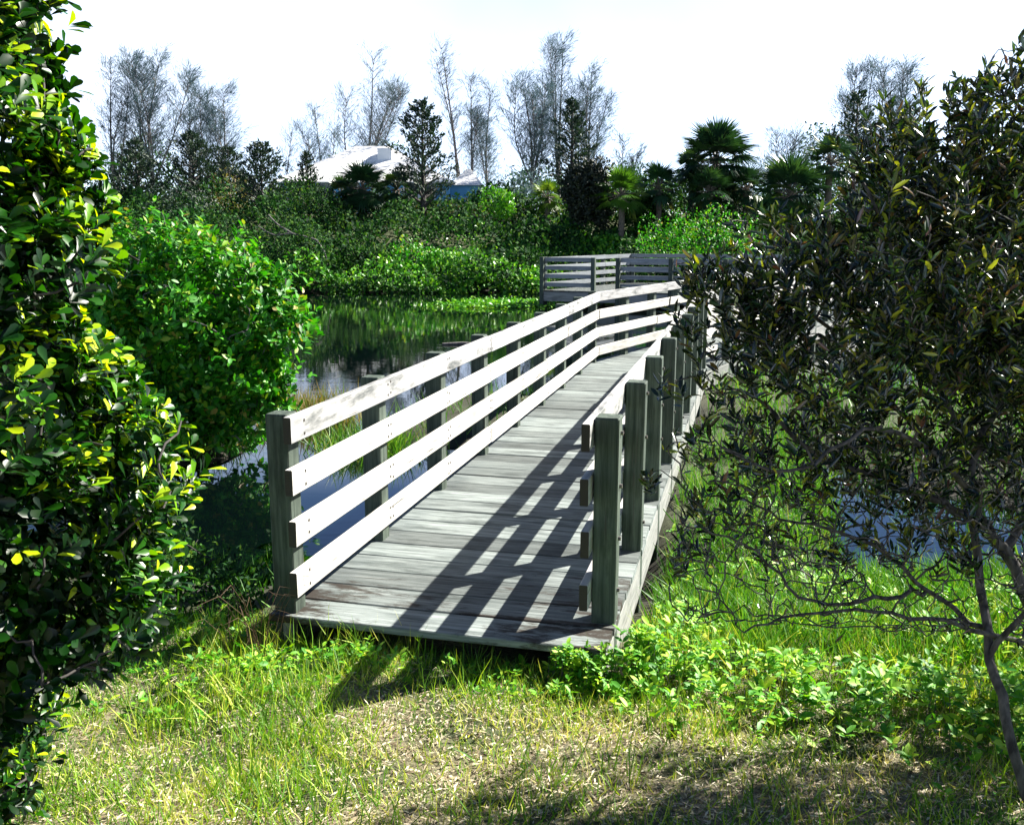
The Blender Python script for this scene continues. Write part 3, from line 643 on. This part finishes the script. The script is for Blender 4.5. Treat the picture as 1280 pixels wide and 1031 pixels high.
T.build('stem', G['straw'], root)

# reeds at the mangrove's edge and floating algae
def clump(name, label, cat, cx, cy, sx, sy, n, lo, hi, wid, mat, lean=.25, z=None):
    x = rng.normal(cx, sx, n); y = rng.normal(cy, sy, n); zz = np.maximum(height(x, y), WATER - .05)
    P = np.stack([x, y, zz], 1); D = norm(np.stack([rng.normal(size=n) * lean, rng.normal(size=n) * lean, np.ones(n)], 1)); Nn = rv(n); l = rng.uniform(lo, hi, n)
    root_ = np.array([cx, cy, float(zz.mean())])
    V, F_, R_ = leaf_arrays(P - root_, D, Nn, l, wid * rng.uniform(.6, 1.3, n), 'blade', .15, .2)
    o = npmesh(name, V, F_, mat, None, R_, loc=root_); tag(o, label, cat); return o
clump('reed_clump', 'tan and green reed clump in the water beside the bright green bush', 'reeds', -2.75, 12.4, .35, .3, 900, .25, .6, .02, G['reed'], .45)
clump('grass_tussock', 'grass tussock rising from the pond behind the near railing', 'grass tussock', -1.65, 10.6, .28, .22, 900, .2, .5, .014, G['marsh'], .5)
n = 2600; x = rng.normal(-.3, .9, n); y = rng.normal(31.8, .7, n); P = np.stack([x, y, np.full(n, WATER + .01) + rng.random(n) * .12], 1)
o = leaves('pond_weed', G['vine'], None, [leaf_arrays(P, norm(rng.normal(size=(n, 3)) * np.array([1, 1, .4])), norm(rng.normal(size=(n, 3)) * .4 + np.array([0, 0, 1])), .14, .08, 'oval')])
tag(o, 'flat mat of bright green pond weed beside the viewing platform', 'pond weed', kind='stuff')

# ---------------------------------------------------------------- far bank cover
def cover(name, label, mat, n, fx, L, W, lift, clumps, kind='stuff'):
    """leafy mounds hugging the far bank; fx gives x,y samples"""
    x, y = fx(n); h = height(x, y); k = h > WATER - .62; x, y, h = x[k], y[k], h[k]; n = len(x)
    bump = fbm(x, y, clumps, 4); top = np.clip(.5 + bump * 1.3, .05, 1.2) * lift
    z = np.maximum(h, WATER) + top * np.sqrt(rng.random(n))
    P = np.stack([x, y, z], 1); D = norm(rng.normal(size=(n, 3)) + np.array([0, -.2, .2])); Nn = norm(rng.normal(size=(n, 3)) * .5 + np.array([0, -.5, .8])); l = L * rng.uniform(.6, 1.2, n)
    o = leaves(name, mat, None, [leaf_arrays(P, D, Nn, l, l * W / L, 'oval', .1, .1)]); tag(o, label, 'undergrowth', kind=kind); return o
cover('bank_undergrowth', 'dark tangled undergrowth covering the far bank', G['bank'], 95000, lambda n: (rng.uniform(-24, 30, n), rng.uniform(37, 53, n)), .2, .12, 1.7, .4)
cover('shore_creeper', 'sunlit leafy creeper mounded along the far waterline left of the viewing platform', G['vine'], 9000, lambda n: (rng.uniform(-13, 1.5, n), rng.uniform(37.3, 40.5, n)), .17, .1, 1.5, .55)
def vx(n):
    x = rng.normal(5.5, 3.6, n); y = 41.5 + rng.uniform(0, 5.5, n) ** 1 + .15 * (x - 3)
    return x, y
cover('vine_cover', 'bright green creeping vine spread over the bank behind the viewing platform', G['vine'], 15000, vx, .17, .12, .75, .6)
cover('dry_grass_bank', 'dry tan and green grass on top of the far bank', G['reed'], 7000, lambda n: (rng.uniform(-24, 30, n), rng.uniform(49, 58, n)), .45, .03, .8, .3)
cover('far_thicket', 'dark scrubby thicket closing the view behind the palms and conifers', G['bank'], 42000, lambda n: (rng.uniform(-30, 38, n), rng.uniform(68, 76, n)), .3, .13, 5.2, .16)

def far_bush(name, label, px, ytop, Y, wpx, hm, mat, n, L=.16, W=.09, cat='bush', sink=0, shape='oval'):
    x = float(atY(px, 286, Y).x); top = float(atY(px, ytop, Y).z); w = wpx / FPX * Y / 2; gz = max(H(x, Y), WATER)
    hgt = hm if hm else top - gz; cz = top - hgt / 2
    bl = [(x, Y, cz, w * .75, w * .7, hgt / 2)]
    for q in range(6):
        a = rng.uniform(0, 6.28); bl.append((x + math.cos(a) * w * .55, Y + math.sin(a) * w * .5, cz + rng.uniform(-.25, .15) * hgt, w * rng.uniform(.35, .5), w * .45, hgt * rng.uniform(.25, .4)))
    return bush(name, label, cat, (x, Y, gz - .05), bl, n, L, W, mat, shape=shape, stems=30, r0=.06, inner=.45)
far_bush('bank_bush', 'pale green rounded bush at the far waterline left of the viewing platform', 575, 312, 40.0, 90, 1.5, G['vine'], 2400)
far_bush('bank_bush', 'olive green bush at the far waterline below the fan palm', 455, 300, 40.2, 90, 1.9, G['bank'], 2400)
far_bush('bank_bush', 'mid green bush spilling to the far waterline between two paler bushes', 515, 296, 40.6, 80, 1.8, G['mid'], 1500)
far_bush('bank_bush', 'dark bush at the far waterline beside the left end of the viewing platform', 650, 308, 39.8, 70, 1.7, G['bank'], 2000)
far_bush('bank_bush', 'grey green bush overhanging the water at the left end of the far bank', 365, 262, 39.0, 100, 3.2, G['bank'], 3600, .13, .07)
far_bush('bank_bush', 'bright green bush low on the bank between the two conifers', 618, 232, 47, 50, 1.7, G['vine'], 1600)
far_bush('dark_round_bush', 'nearly black rounded bush on the bank beside the tall narrow conifer', 731, 200, 46, 66, 3.0, G['dark'], 12000, .17, .1)
far_bush('broad_hedge_bush', 'wide bright green hedge like bush on the bank right of the viewing platform', 880, 262, 38.5, 170, 2.6, G['mid'], 6500, .12, .07)
far_bush('broad_hedge_bush', 'dark green hedge like bush on the far bank behind the narrow leaved tree', 1110, 262, 37, 230, 3.0, G['bank'], 5500, .15, .08)
far_bush('hillside_bush', 'leafy olive bush in front of the left end of the white roofed house', 390, 222, 46, 90, 3.4, G['bank'], 3600, .12, .06)
far_bush('hillside_bush', 'tan and green scrub bush between the conifers left of the house', 290, 215, 50, 70, 3.4, G['reed'], 2600, .16, .05)
far_bush('hillside_bush', 'dark scrub bush low behind the bright green bush at left', 230, 225, 44, 90, 3.2, G['cedar'], 3400, .14, .06)
far_bush('hillside_bush', 'brownish scrub bush standing below the blue end wall of the house', 585, 252, 50, 60, 1.4, G['reed'], 2200, .16, .05)
far_bush('hillside_bush', 'rough grey green scrub bush behind the black rounded bush', 640, 205, 56, 110, 3.2, G['casu'], 3000, .2, .05)
far_bush('hillside_bush', 'dark leafy bush filling the gap below the tall fan palm', 905, 228, 47.5, 110, 2.4, G['cedar'], 5200, .16, .07)
far_bush('hillside_bush', 'green bush between the young bright palm and the silvery palm', 800, 236, 47, 70, 1.9, G['bank'], 3000, .14, .07)
far_bush('hillside_bush', 'olive scrub bush behind the palms right of the black rounded bush', 800, 205, 54, 110, 3.2, G['bank'], 3000, .2, .07)
far_bush('hillside_bush', 'scrub bush with thin pale top behind the right hand palms', 960, 190, 54, 130, 4.2, G['casu'], 2600, .2, .05)
far_bush('hillside_bush', 'dark leafy bush low behind the crown of the narrow leaved tree', 1130, 190, 48, 160, 4.6, G['cedar'], 4500, .18, .07)
far_bush('hillside_bush', 'dark scrub bush at the far left behind the broadleaf bush', 120, 205, 50, 140, 4.4, G['cedar'], 4000, .18, .06)

# ---------------------------------------------------------------- conifers
def cedar(label, px, ytop, Y, wpx, n=2600, sparse=1., lean=0., group='dark conifers along the far bank'):
    x = float(atY(px, 286, Y).x); top = float(atY(px, ytop, Y).z); gz = H(x, Y); hgt = top - gz; w = wpx / FPX * Y / 2
    root = empty('conifer', (x, Y, gz)); tag(root, label, 'conifer', group)
    T = Tubes(); T.add([(0, 0, -.1), (lean * .3, 0, hgt * .5), (lean, 0, hgt)], [.028 * hgt, .015 * hgt, .01], 7)
    Ps = []; Ds = []; nb = int(46 * sparse + 12)
    for i in range(nb):
        t = .1 + .88 * (i / nb) ** .9; a = i * 2.4 + rng.uniform(-.4, .4); r = w * (1 - t) ** .75 * rng.uniform(.55, 1.25) + .05
        p0 = np.array([lean * t, 0, hgt * t]); d = np.array([math.cos(a), math.sin(a), rng.uniform(.35, .8)]); p1 = p0 + d * r * .6; p2 = p0 + d * r + np.array([0, 0, r * .15])
        T.add([p0, p1, p2], [.018 * hgt * (1 - t) + .008, .012, .006], 4)
        m_ = int(n / nb * (.5 + r / w)); u = rng.uniform(.25, 1.08, m_)[:, None]
        P = p0 + d * r * u + rng.normal(size=(m_, 3)) * (.05 + .13 * r * (1.1 - u)); Ps.append(P); Ds.append(norm(d + rng.normal(size=(m_, 3)) * .6 + np.array([0, 0, .3])))
    T.build('trunk', B_DARK, root)
    P = np.vstack(Ps); D = np.vstack(Ds); l = rng.uniform(.1, .26, len(P))
    leaves('crown', G['cedar'], root, [leaf_arrays(P, D, rv(len(P)), l, l * .38, 'lance', .2, .05)])
cedar('tall dark spreading conifer standing in front of the right side of the white roofed house', 530, 125, 49, 110, 5200, .8)
cedar('tall narrow dark conifer rising behind the black rounded bush', 714, 122, 51, 76, 4200, 1.)
cedar('dark bushy conifer just left of the white roofed house', 330, 180, 48, 90, 3200)
cedar('broad dark conifer second left of the house below the bare trees', 246, 166, 50, 100, 3600)
cedar('smaller conifer pale at its edges between two broader conifers', 290, 185, 53, 70, 2200)
cedar('leftmost small conifer in view beside the sunlit broadleaf bush', 176, 176, 50, 80, 2600)
cedar('small dark conifer against the left slope of the white roof', 387, 190, 52, 36, 1200)
cedar('dark ragged conifer above the crown of the narrow leaved tree', 1062, 112, 50, 90, 3200)
cedar('rightmost dark conifer rising at the right edge behind the narrow leaved tree', 1290, 85, 42, 110, 3600)
# ---------------------------------------------------------------- feathery bare trees
def casuarina(label, px, ytop, Y, wpx, nst=3, n=2600, lean=0., start=.25):
    x = float(atY(px, 286, Y).x); top = float(atY(px, ytop, Y).z); gz = H(x, Y); hgt = (top - gz) * .94; w = wpx / FPX * Y / 2
    root = empty('feathery_tree', (x, Y, gz)); tag(root, label, 'tree', 'thin feathery trees on the skyline')
    T = Tubes(); Ps = []; Ds = []; Ls = []; base = np.array([-lean, 0, -.1])
    for s in range(nst):
        a = rng.uniform(0, 6.28); tip = np.array([lean + math.cos(a) * w * rng.uniform(.4, 1.0), math.sin(a) * w * .7, hgt * rng.uniform(.72, 1.)])
        if s == 0: tip = np.array([lean, 0, hgt])
        b0 = base + (tip - base) * (0 if s == 0 else rng.uniform(.1, .35)) * np.array([.2, .2, 1]); mid = (b0 + tip) / 2 + rng.normal(size=3) * w * .12
        cur = smooth([b0, mid, tip], 9); m_ = len(cur); T.add(cur, np.linspace(.013 * hgt * (1 if s == 0 else .6), .012, m_), 5)
        for i in range(int(m_ * start), m_):
            for q in range(3):
                t = i / m_; a = rng.uniform(0, 6.28); ln = w * rng.uniform(.3, .95) * (1.15 - t) + .5
                d = norm(np.array([math.cos(a), math.sin(a), rng.uniform(.7, 1.7)])); p1 = cur[i] + d * ln * .5 + rng.normal(size=3) * .08; p2 = cur[i] + d * ln + rng.normal(size=3) * .12
                T.add([cur[i], p1, p2], [.022, .013, .006], 3)
                k = max(8, int(2.2 * n / (nst * m_ * 3))); u = rng.uniform(.25, 1.1, k)[:, None]
                P = cur[i] + (p2 - cur[i]) * u + rng.normal(size=(k, 3)) * .14; Ps.append(P); Ds.append(norm(d + rng.normal(size=(k, 3)) * .35 + np.array([.25, 0, -.05])))
    T.build('trunk', B_GREY, root)
    P = np.vstack(Ps); D = np.vstack(Ds); l = rng.uniform(.2, .6, len(P))
    leaves('crown', G['casu'], root, [leaf_arrays(P, D, rv(len(P)), l, .026, 'lance', 0, .15)])
for a in [
    ('tall feathery tree leaning right above the leftmost conifer', 205, 66, 62, 120, 5, 5200, .4),
    ('feathery tree with curved thin top nearest the sunlit broadleaf bush', 150, 75, 62, 60, 3, 1700, .2),
    ('thin feathery tree between the tall leaning one and the broader one at left', 243, 100, 66, 60, 3, 1700, .2),
    ('broad wispy feathery tree above the pale edged conifer', 283, 108, 64, 90, 4, 3400, .3),
    ('small wispy tree top just left of the white roof', 360, 165, 68, 50, 2, 500, .5),
    ('slim feathery tree behind the left slope of the white roof', 403, 132, 66, 50, 3, 1500, -.2),
    ('wide fan shaped feathery tree rising behind the white roof', 462, 62, 70, 100, 6, 3600, .6),
    ('slim twin stemmed tree with tufted tips right of the spreading conifer', 566, 48, 66, 46, 2, 800, -.6),
    ('straight thin tree with a small tufted top second right of the spreading conifer', 590, 92, 64, 34, 2, 1000, 0.),
    ('short feathery tree between the thin straight tree and the dense fan', 612, 105, 66, 50, 3, 1800, .1),
    ('dense upright feathery tree with dark forked limbs left of the narrow conifer', 658, 92, 62, 84, 6, 4300, -.3),
    ('tallest thin feathery tree directly behind the narrow conifer', 700, 42, 66, 56, 3, 2600, .1),
    ('feathery tree on the right shoulder of the narrow conifer', 735, 80, 64, 70, 5, 3600, .1),
    ('low sparse tree on the skyline between black bush and the palms', 775, 172, 66, 50, 3, 900, .1),
    ('low sparse feathery tree on the skyline right of the tall palm', 965, 165, 62, 90, 4, 1400, 0.),
    ('tall pale feathery tree above the left part of the narrow leaved tree', 1080, 74, 56, 70, 4, 3400, -.1),
    ('pale feathery tree second on the skyline above the narrow leaved tree', 1118, 78, 56, 60, 4, 2800, .1)]:
    casuarina(*a)

# ---------------------------------------------------------------- fan palms
def palm(label, px, yc, Y, rpx, nf=22, mat='palm', group='fan palms along the far bank', trunkr=.14, up=.3, trunk_show=True):
    x = float(atY(px, 286, Y).x); zc = float(atY(px, yc, Y).z); gz = H(x, Y); r = rpx / FPX * Y
    root = empty('fan_palm', (x, Y, gz)); tag(root, label, 'palm', group); zt = zc - gz
    T = Tubes(); T.add([(0, 0, -.1), (.04, 0, zt * .5), (0, 0, max(.2, zt - .1))], [trunkr * 1.2, trunkr, trunkr * 1.1], 9); T.build('trunk', B_PALM, root)
    T = Tubes(); parts = []; r *= 1.04; nf = int(nf * 1.35)
    for i in range(nf):
        a = i * 2.4 + rng.uniform(-.3, .3); el = -.7 + 2.25 * ((i + .5) / nf) + rng.uniform(-.15, .15)
        d = np.array([math.cos(a) * math.cos(el), math.sin(a) * math.cos(el), math.sin(el)]); pl = r * rng.uniform(.42, .55)
        p0 = np.array([0, 0, zt]); p1 = p0 + d * pl; T.add([p0, p0 + d * pl * .5 + np.array([0, 0, .03]), p1], [.03, .02, .014], 4)
        s = norm(np.cross(d, np.array([0, 0, 1.])) + 1e-6); upv = np.cross(s, d); k = 26; ph = np.linspace(-1.75, 1.75, k)
        dd = np.cos(ph)[:, None] * d + np.sin(ph)[:, None] * s + upv * .12 * rng.normal(); dd[:, 2] -= .12
        ll = r * .58 * (.75 + .25 * np.cos(ph)) * rng.uniform(.9, 1.08, k)
        P = np.repeat(p1[None], k, 0); rr = np.clip(rng.random() * .8 + rng.random(k) * .2, 0, 1) if el > -.7 else np.full(k, .97)
        parts.append(leaf_arrays(P, dd, np.repeat(upv[None], k, 0) + rng.normal(size=(k, 3)) * .15, ll, ll * .1, 'lance', .2, .3, rr))
    o = leaves('crown', G[mat], root, parts); T.build('frond_stalk', B_PALM, o)
palm('tall dark fan palm with a broad crown against the sky', 892, 204, 47, 52, 34)
palm('small dark fan palm crown at the left shoulder of the tall fan palm', 862, 212, 48.5, 28, 18)
palm('low pale fronded palm below the tall fan palm', 885, 240, 45, 32, 20, 'palm')
palm('low dark fan palm right of the tall fan palm', 930, 238, 46, 32, 20)
palm('young upright green fan palm just right of the black rounded bush', 776, 246, 45, 36, 20, 'palmy')
palm('fan palm with silvery fronds between the young palm and the tall one', 822, 236, 46, 34, 18)
palm('small yellow green fan palm left of the black rounded bush', 684, 248, 48, 24, 16, 'palmy')
palm('big dark drooping fan palm partly behind the narrow leaved tree', 985, 246, 42, 52, 30)
palm('fan palm with bright upright frond above the big drooping one', 1032, 205, 43, 38, 20)
palm('wide dark fan palm in front of the white roofed house', 455, 238, 48, 36, 30)
palm('dark low fan palm touching the left side of the wide palm by the house', 428, 245, 49, 26, 16)
palm('dark low fan palm touching the spreading conifer by the house', 497, 238, 50, 28, 16)

# ---------------------------------------------------------------- house
M_ROOF = plain('white_limewashed_roof', (.8, .8, .8), .8, nscale=2, var=.05)
M_WALL = plain('blue_painted_wall', (.1, .33, .62), .75, nscale=2, var=.08)
M_TRIM = plain('white_trim', (.75, .76, .78), .6, var=.04)
M_GLASS = plain('dark_window_glass', (.02, .03, .04), .08)
Yh = 60.; hx0 = float(atY(352, 286, Yh).x); hx1 = float(atY(562, 286, Yh).x); zg = H(hx0, Yh) - .2; ze = float(atY(400, 228, Yh).z); zr = float(atY(400, 182, Yh).z) + .25
house = empty('house', ((hx0 + hx1) / 2, Yh, zg)); tag(house, 'blue walled cottage with a white stepped hip roof among trees beyond the pond', 'house')
def hp(x, y, z): return (x - (hx0 + hx1) / 2, y - Yh, z - zg)
def boxm(mb, x0, x1, y0, y1, z0, z1):
    a = hp(x0, y0, z0); b = hp(x1, y1, z1); return mb.box(a[0], b[0], a[1], b[1], a[2], b[2])
boxm(MB(), hx0, hx1, Yh, Yh + 7, zg, ze - .05).build('wall', M_WALL, house)
wx1 = float(atY(597, 286, Yh - .0).x); boxm(MB(), hx1 + .002, wx1, Yh + 1, Yh + 6, zg, ze - .12).build('wing_wall', M_WALL, house)
def hip(x0, x1, y0, y1, z0, z1, steps, run):
    """white roof of shallow overlapping slate courses"""
    mb = MB()
    for k in range(steps):
        t = k / steps; t2 = (k + 1) / steps; lift = .02
        ins = run * t; ins2 = run * t2
        za = z0 + (z1 - z0) * t + lift; zb = z0 + (z1 - z0) * t2
        hy = (y1 - y0) / 2
        o_ = [hp(x0 + ins, y0 + hy * t, za), hp(x1 - ins, y0 + hy * t, za), hp(x1 - ins, y1 - hy * t, za), hp(x0 + ins, y1 - hy * t, za)]
        i_ = [hp(x0 + ins2, y0 + hy * t2, zb), hp(x1 - ins2, y0 + hy * t2, zb), hp(x1 - ins2, y1 - hy * t2, zb), hp(x0 + ins2, y1 - hy * t2, zb)]
        lo = [(a[0], a[1], a[2] - lift - .002) for a in o_]
        mb.add(o_ + i_ + lo, [(j, (j + 1) % 4, 4 + (j + 1) % 4, 4 + j) for j in range(4)] + [(8 + j, 8 + (j + 1) % 4, (j + 1) % 4, j) for j in range(4)])
    b0 = hp(x0, y0, z0 - .04); b1 = hp(x1, y1, z0)
    return mb
roof = hip(hx0 - .4, hx1 + .4, Yh - .5, Yh + 7.5, ze, zr, 12, 4.6).build('roof', M_ROOF, house)
boxm(MB(), hx0 - .38, hx1 + .38, Yh - .48, Yh + 7.48, ze - .05, ze + .02).build('eave', M_TRIM, house)
hip(hx1 + .0, wx1 + .35, Yh + .6, Yh + 6.4, ze - .15, ze + 1.0, 5, .9).build('wing_roof', M_ROOF, house)
cx = float(atY(478, 286, Yh).x); boxm(MB(), cx - .45, cx + .45, Yh + 1.9, Yh + 2.6, zr - 1.4, zr - .25).build('chimney', M_TRIM, roof)
for px in (372, 408, 440, 515, 535):
    wx = float(atY(px, 286, Yh).x); z0 = zg + 1.0
    f = boxm(MB(), wx - .5, wx + .5, Yh - .06, Yh - .003, z0, z0 + 1.25).build('window', M_TRIM, house)
    boxm(MB(), wx - .4, wx + .4, Yh - .075, Yh - .062, z0 + .1, z0 + 1.15).build('pane', M_GLASS, f)
dx = float(atY(475, 286, Yh).x); dr = boxm(MB(), dx - .5, dx + .5, Yh - .06, Yh - .003, zg + .2, zg + 2.3).build('door', M_TRIM, house)
# low rail fence in front of the house
fy = 50.5; fx0 = float(atY(402, 286, fy).x); fx1 = float(atY(600, 286, fy).x); fz = H(fx0, fy)
fence = empty('rail_fence', (fx0, fy, fz)); tag(fence, 'low pale timber rail fence on the bank in front of the house', 'fence')
nfp = 5
for i in range(nfp):
    xx = (fx1 - fx0) * i / (nfp - 1); zz = H(fx0 + xx, fy) - fz; MB().box(xx - .06, xx + .06, -.06, .06, zz - .2, .72).build('fence_post', M_BEAM, fence)
for z in (.35, .62): MB().box(-.1, fx1 - fx0 + .1, -.1, -.062, z, z + .12).build('fence_rail', M_BOARD, fence)
# leaning bare branch over the far water, and a floating log
root = empty('bare_branch', tuple(atY(395, 300, 38.6))); tag(root, 'bare pale branch reaching out over the far water', 'branch')
T = Tubes()
for s in [[(0, 0, 0), (-.9, -.2, .25), (-1.6, -.3, .2), (-2.2, -.4, .55)], [(-.9, -.2, .25), (-1.5, 0, .6), (-1.9, .1, 1.0)], [(0, 0, 0), (.3, .1, -.5), (.4, .2, -1.1)]]: T.add(smooth(s), np.linspace(.05, .02, 13 if len(s) == 4 else 9), 6)
T.build('limb', B_GREY, root)
p = atY(578, 421, 20.8); T = Tubes(); T.add([(-.45, 0, 0), (0, .03, .015), (.45, -.02, 0)], [.03, .04, .025], 7)
o = T.build('floating_log', B_GREY); o.location = (p.x, p.y, WATER + .01); tag(o, 'short pale log floating on the pond beyond the left railing', 'log')

# ---------------------------------------------------------------- light
SAZ, SEL = R(61), R(39.5)
w = bpy.data.worlds.new('World'); scn.world = w; w.use_nodes = True; nt = w.node_tree; nt.nodes.clear(); L = nt.links.new
out = nt.nodes.new('ShaderNodeOutputWorld'); bg = nt.nodes.new('ShaderNodeBackground'); sky = nt.nodes.new('ShaderNodeTexSky')
sky.sky_type = 'NISHITA'; sky.sun_disc = False; sky.sun_elevation = SEL; sky.sun_rotation = SAZ; sky.altitude = 6000; sky.air_density = .8; sky.dust_density = .1; sky.ozone_density = 2
tc = N(nt, 'TexCoord'); sx = N(nt, 'SeparateXYZ'); L(tc.outputs['Generated'], sx.inputs[0])
veil = ramp(nt, sx.outputs['Z'], [(0, (5.4, 5.6, 5.8)), (.17, (5.4, 5.7, 6.0)), (.215, (4.8, 5.4, 6.0)), (.24, (3.0, 3.7, 4.8)), (.27, (.3, .6, 1.3)), (.36, (0, .05, .2)), (1, (0, 0, 0))])   # thin bright cloud veil low in the sky
cn = N(nt, 'TexNoise', Scale=2.2, Detail=5.); L(tc.outputs['Generated'], cn.inputs[0])
cr = ramp(nt, cn.outputs['Fac'], [(.3, (.8, .8, .8)), (.7, (1.25, 1.25, 1.25))])
vm = N(nt, 'Mix', data_type='RGBA', blend_type='MULTIPLY'); vm.inputs[0].default_value = 1; L(veil, vm.inputs[6]); L(cr, vm.inputs[7])
va = N(nt, 'Mix', data_type='RGBA', blend_type='ADD'); va.inputs[0].default_value = 1; L(sky.outputs[0], va.inputs[6]); L(vm.outputs[2], va.inputs[7])
L(va.outputs[2], bg.inputs[0]); bg.inputs[1].default_value = .05; L(bg.outputs[0], out.inputs[0])
ld = bpy.data.lights.new('sun', 'SUN'); ld.energy = 5; ld.angle = R(.5); ld.color = (1, .95, .86)
lo = bpy.data.objects.new('sun', ld); col.objects.link(lo)
sd = Vector((math.sin(SAZ) * math.cos(SEL), math.cos(SAZ) * math.cos(SEL), math.sin(SEL)))
lo.rotation_euler = sd.to_track_quat('Z', 'Y').to_euler(); lo.location = sd * 30
scn.view_settings.view_transform = 'Standard'; scn.view_settings.look = 'None'; scn.view_settings.exposure = 1.8; scn.view_settings.gamma = 1
scn.render.engine = 'CYCLES'
scn.cycles.max_bounces = 6; scn.cycles.transmission_bounces = 3; scn.cycles.diffuse_bounces = 3
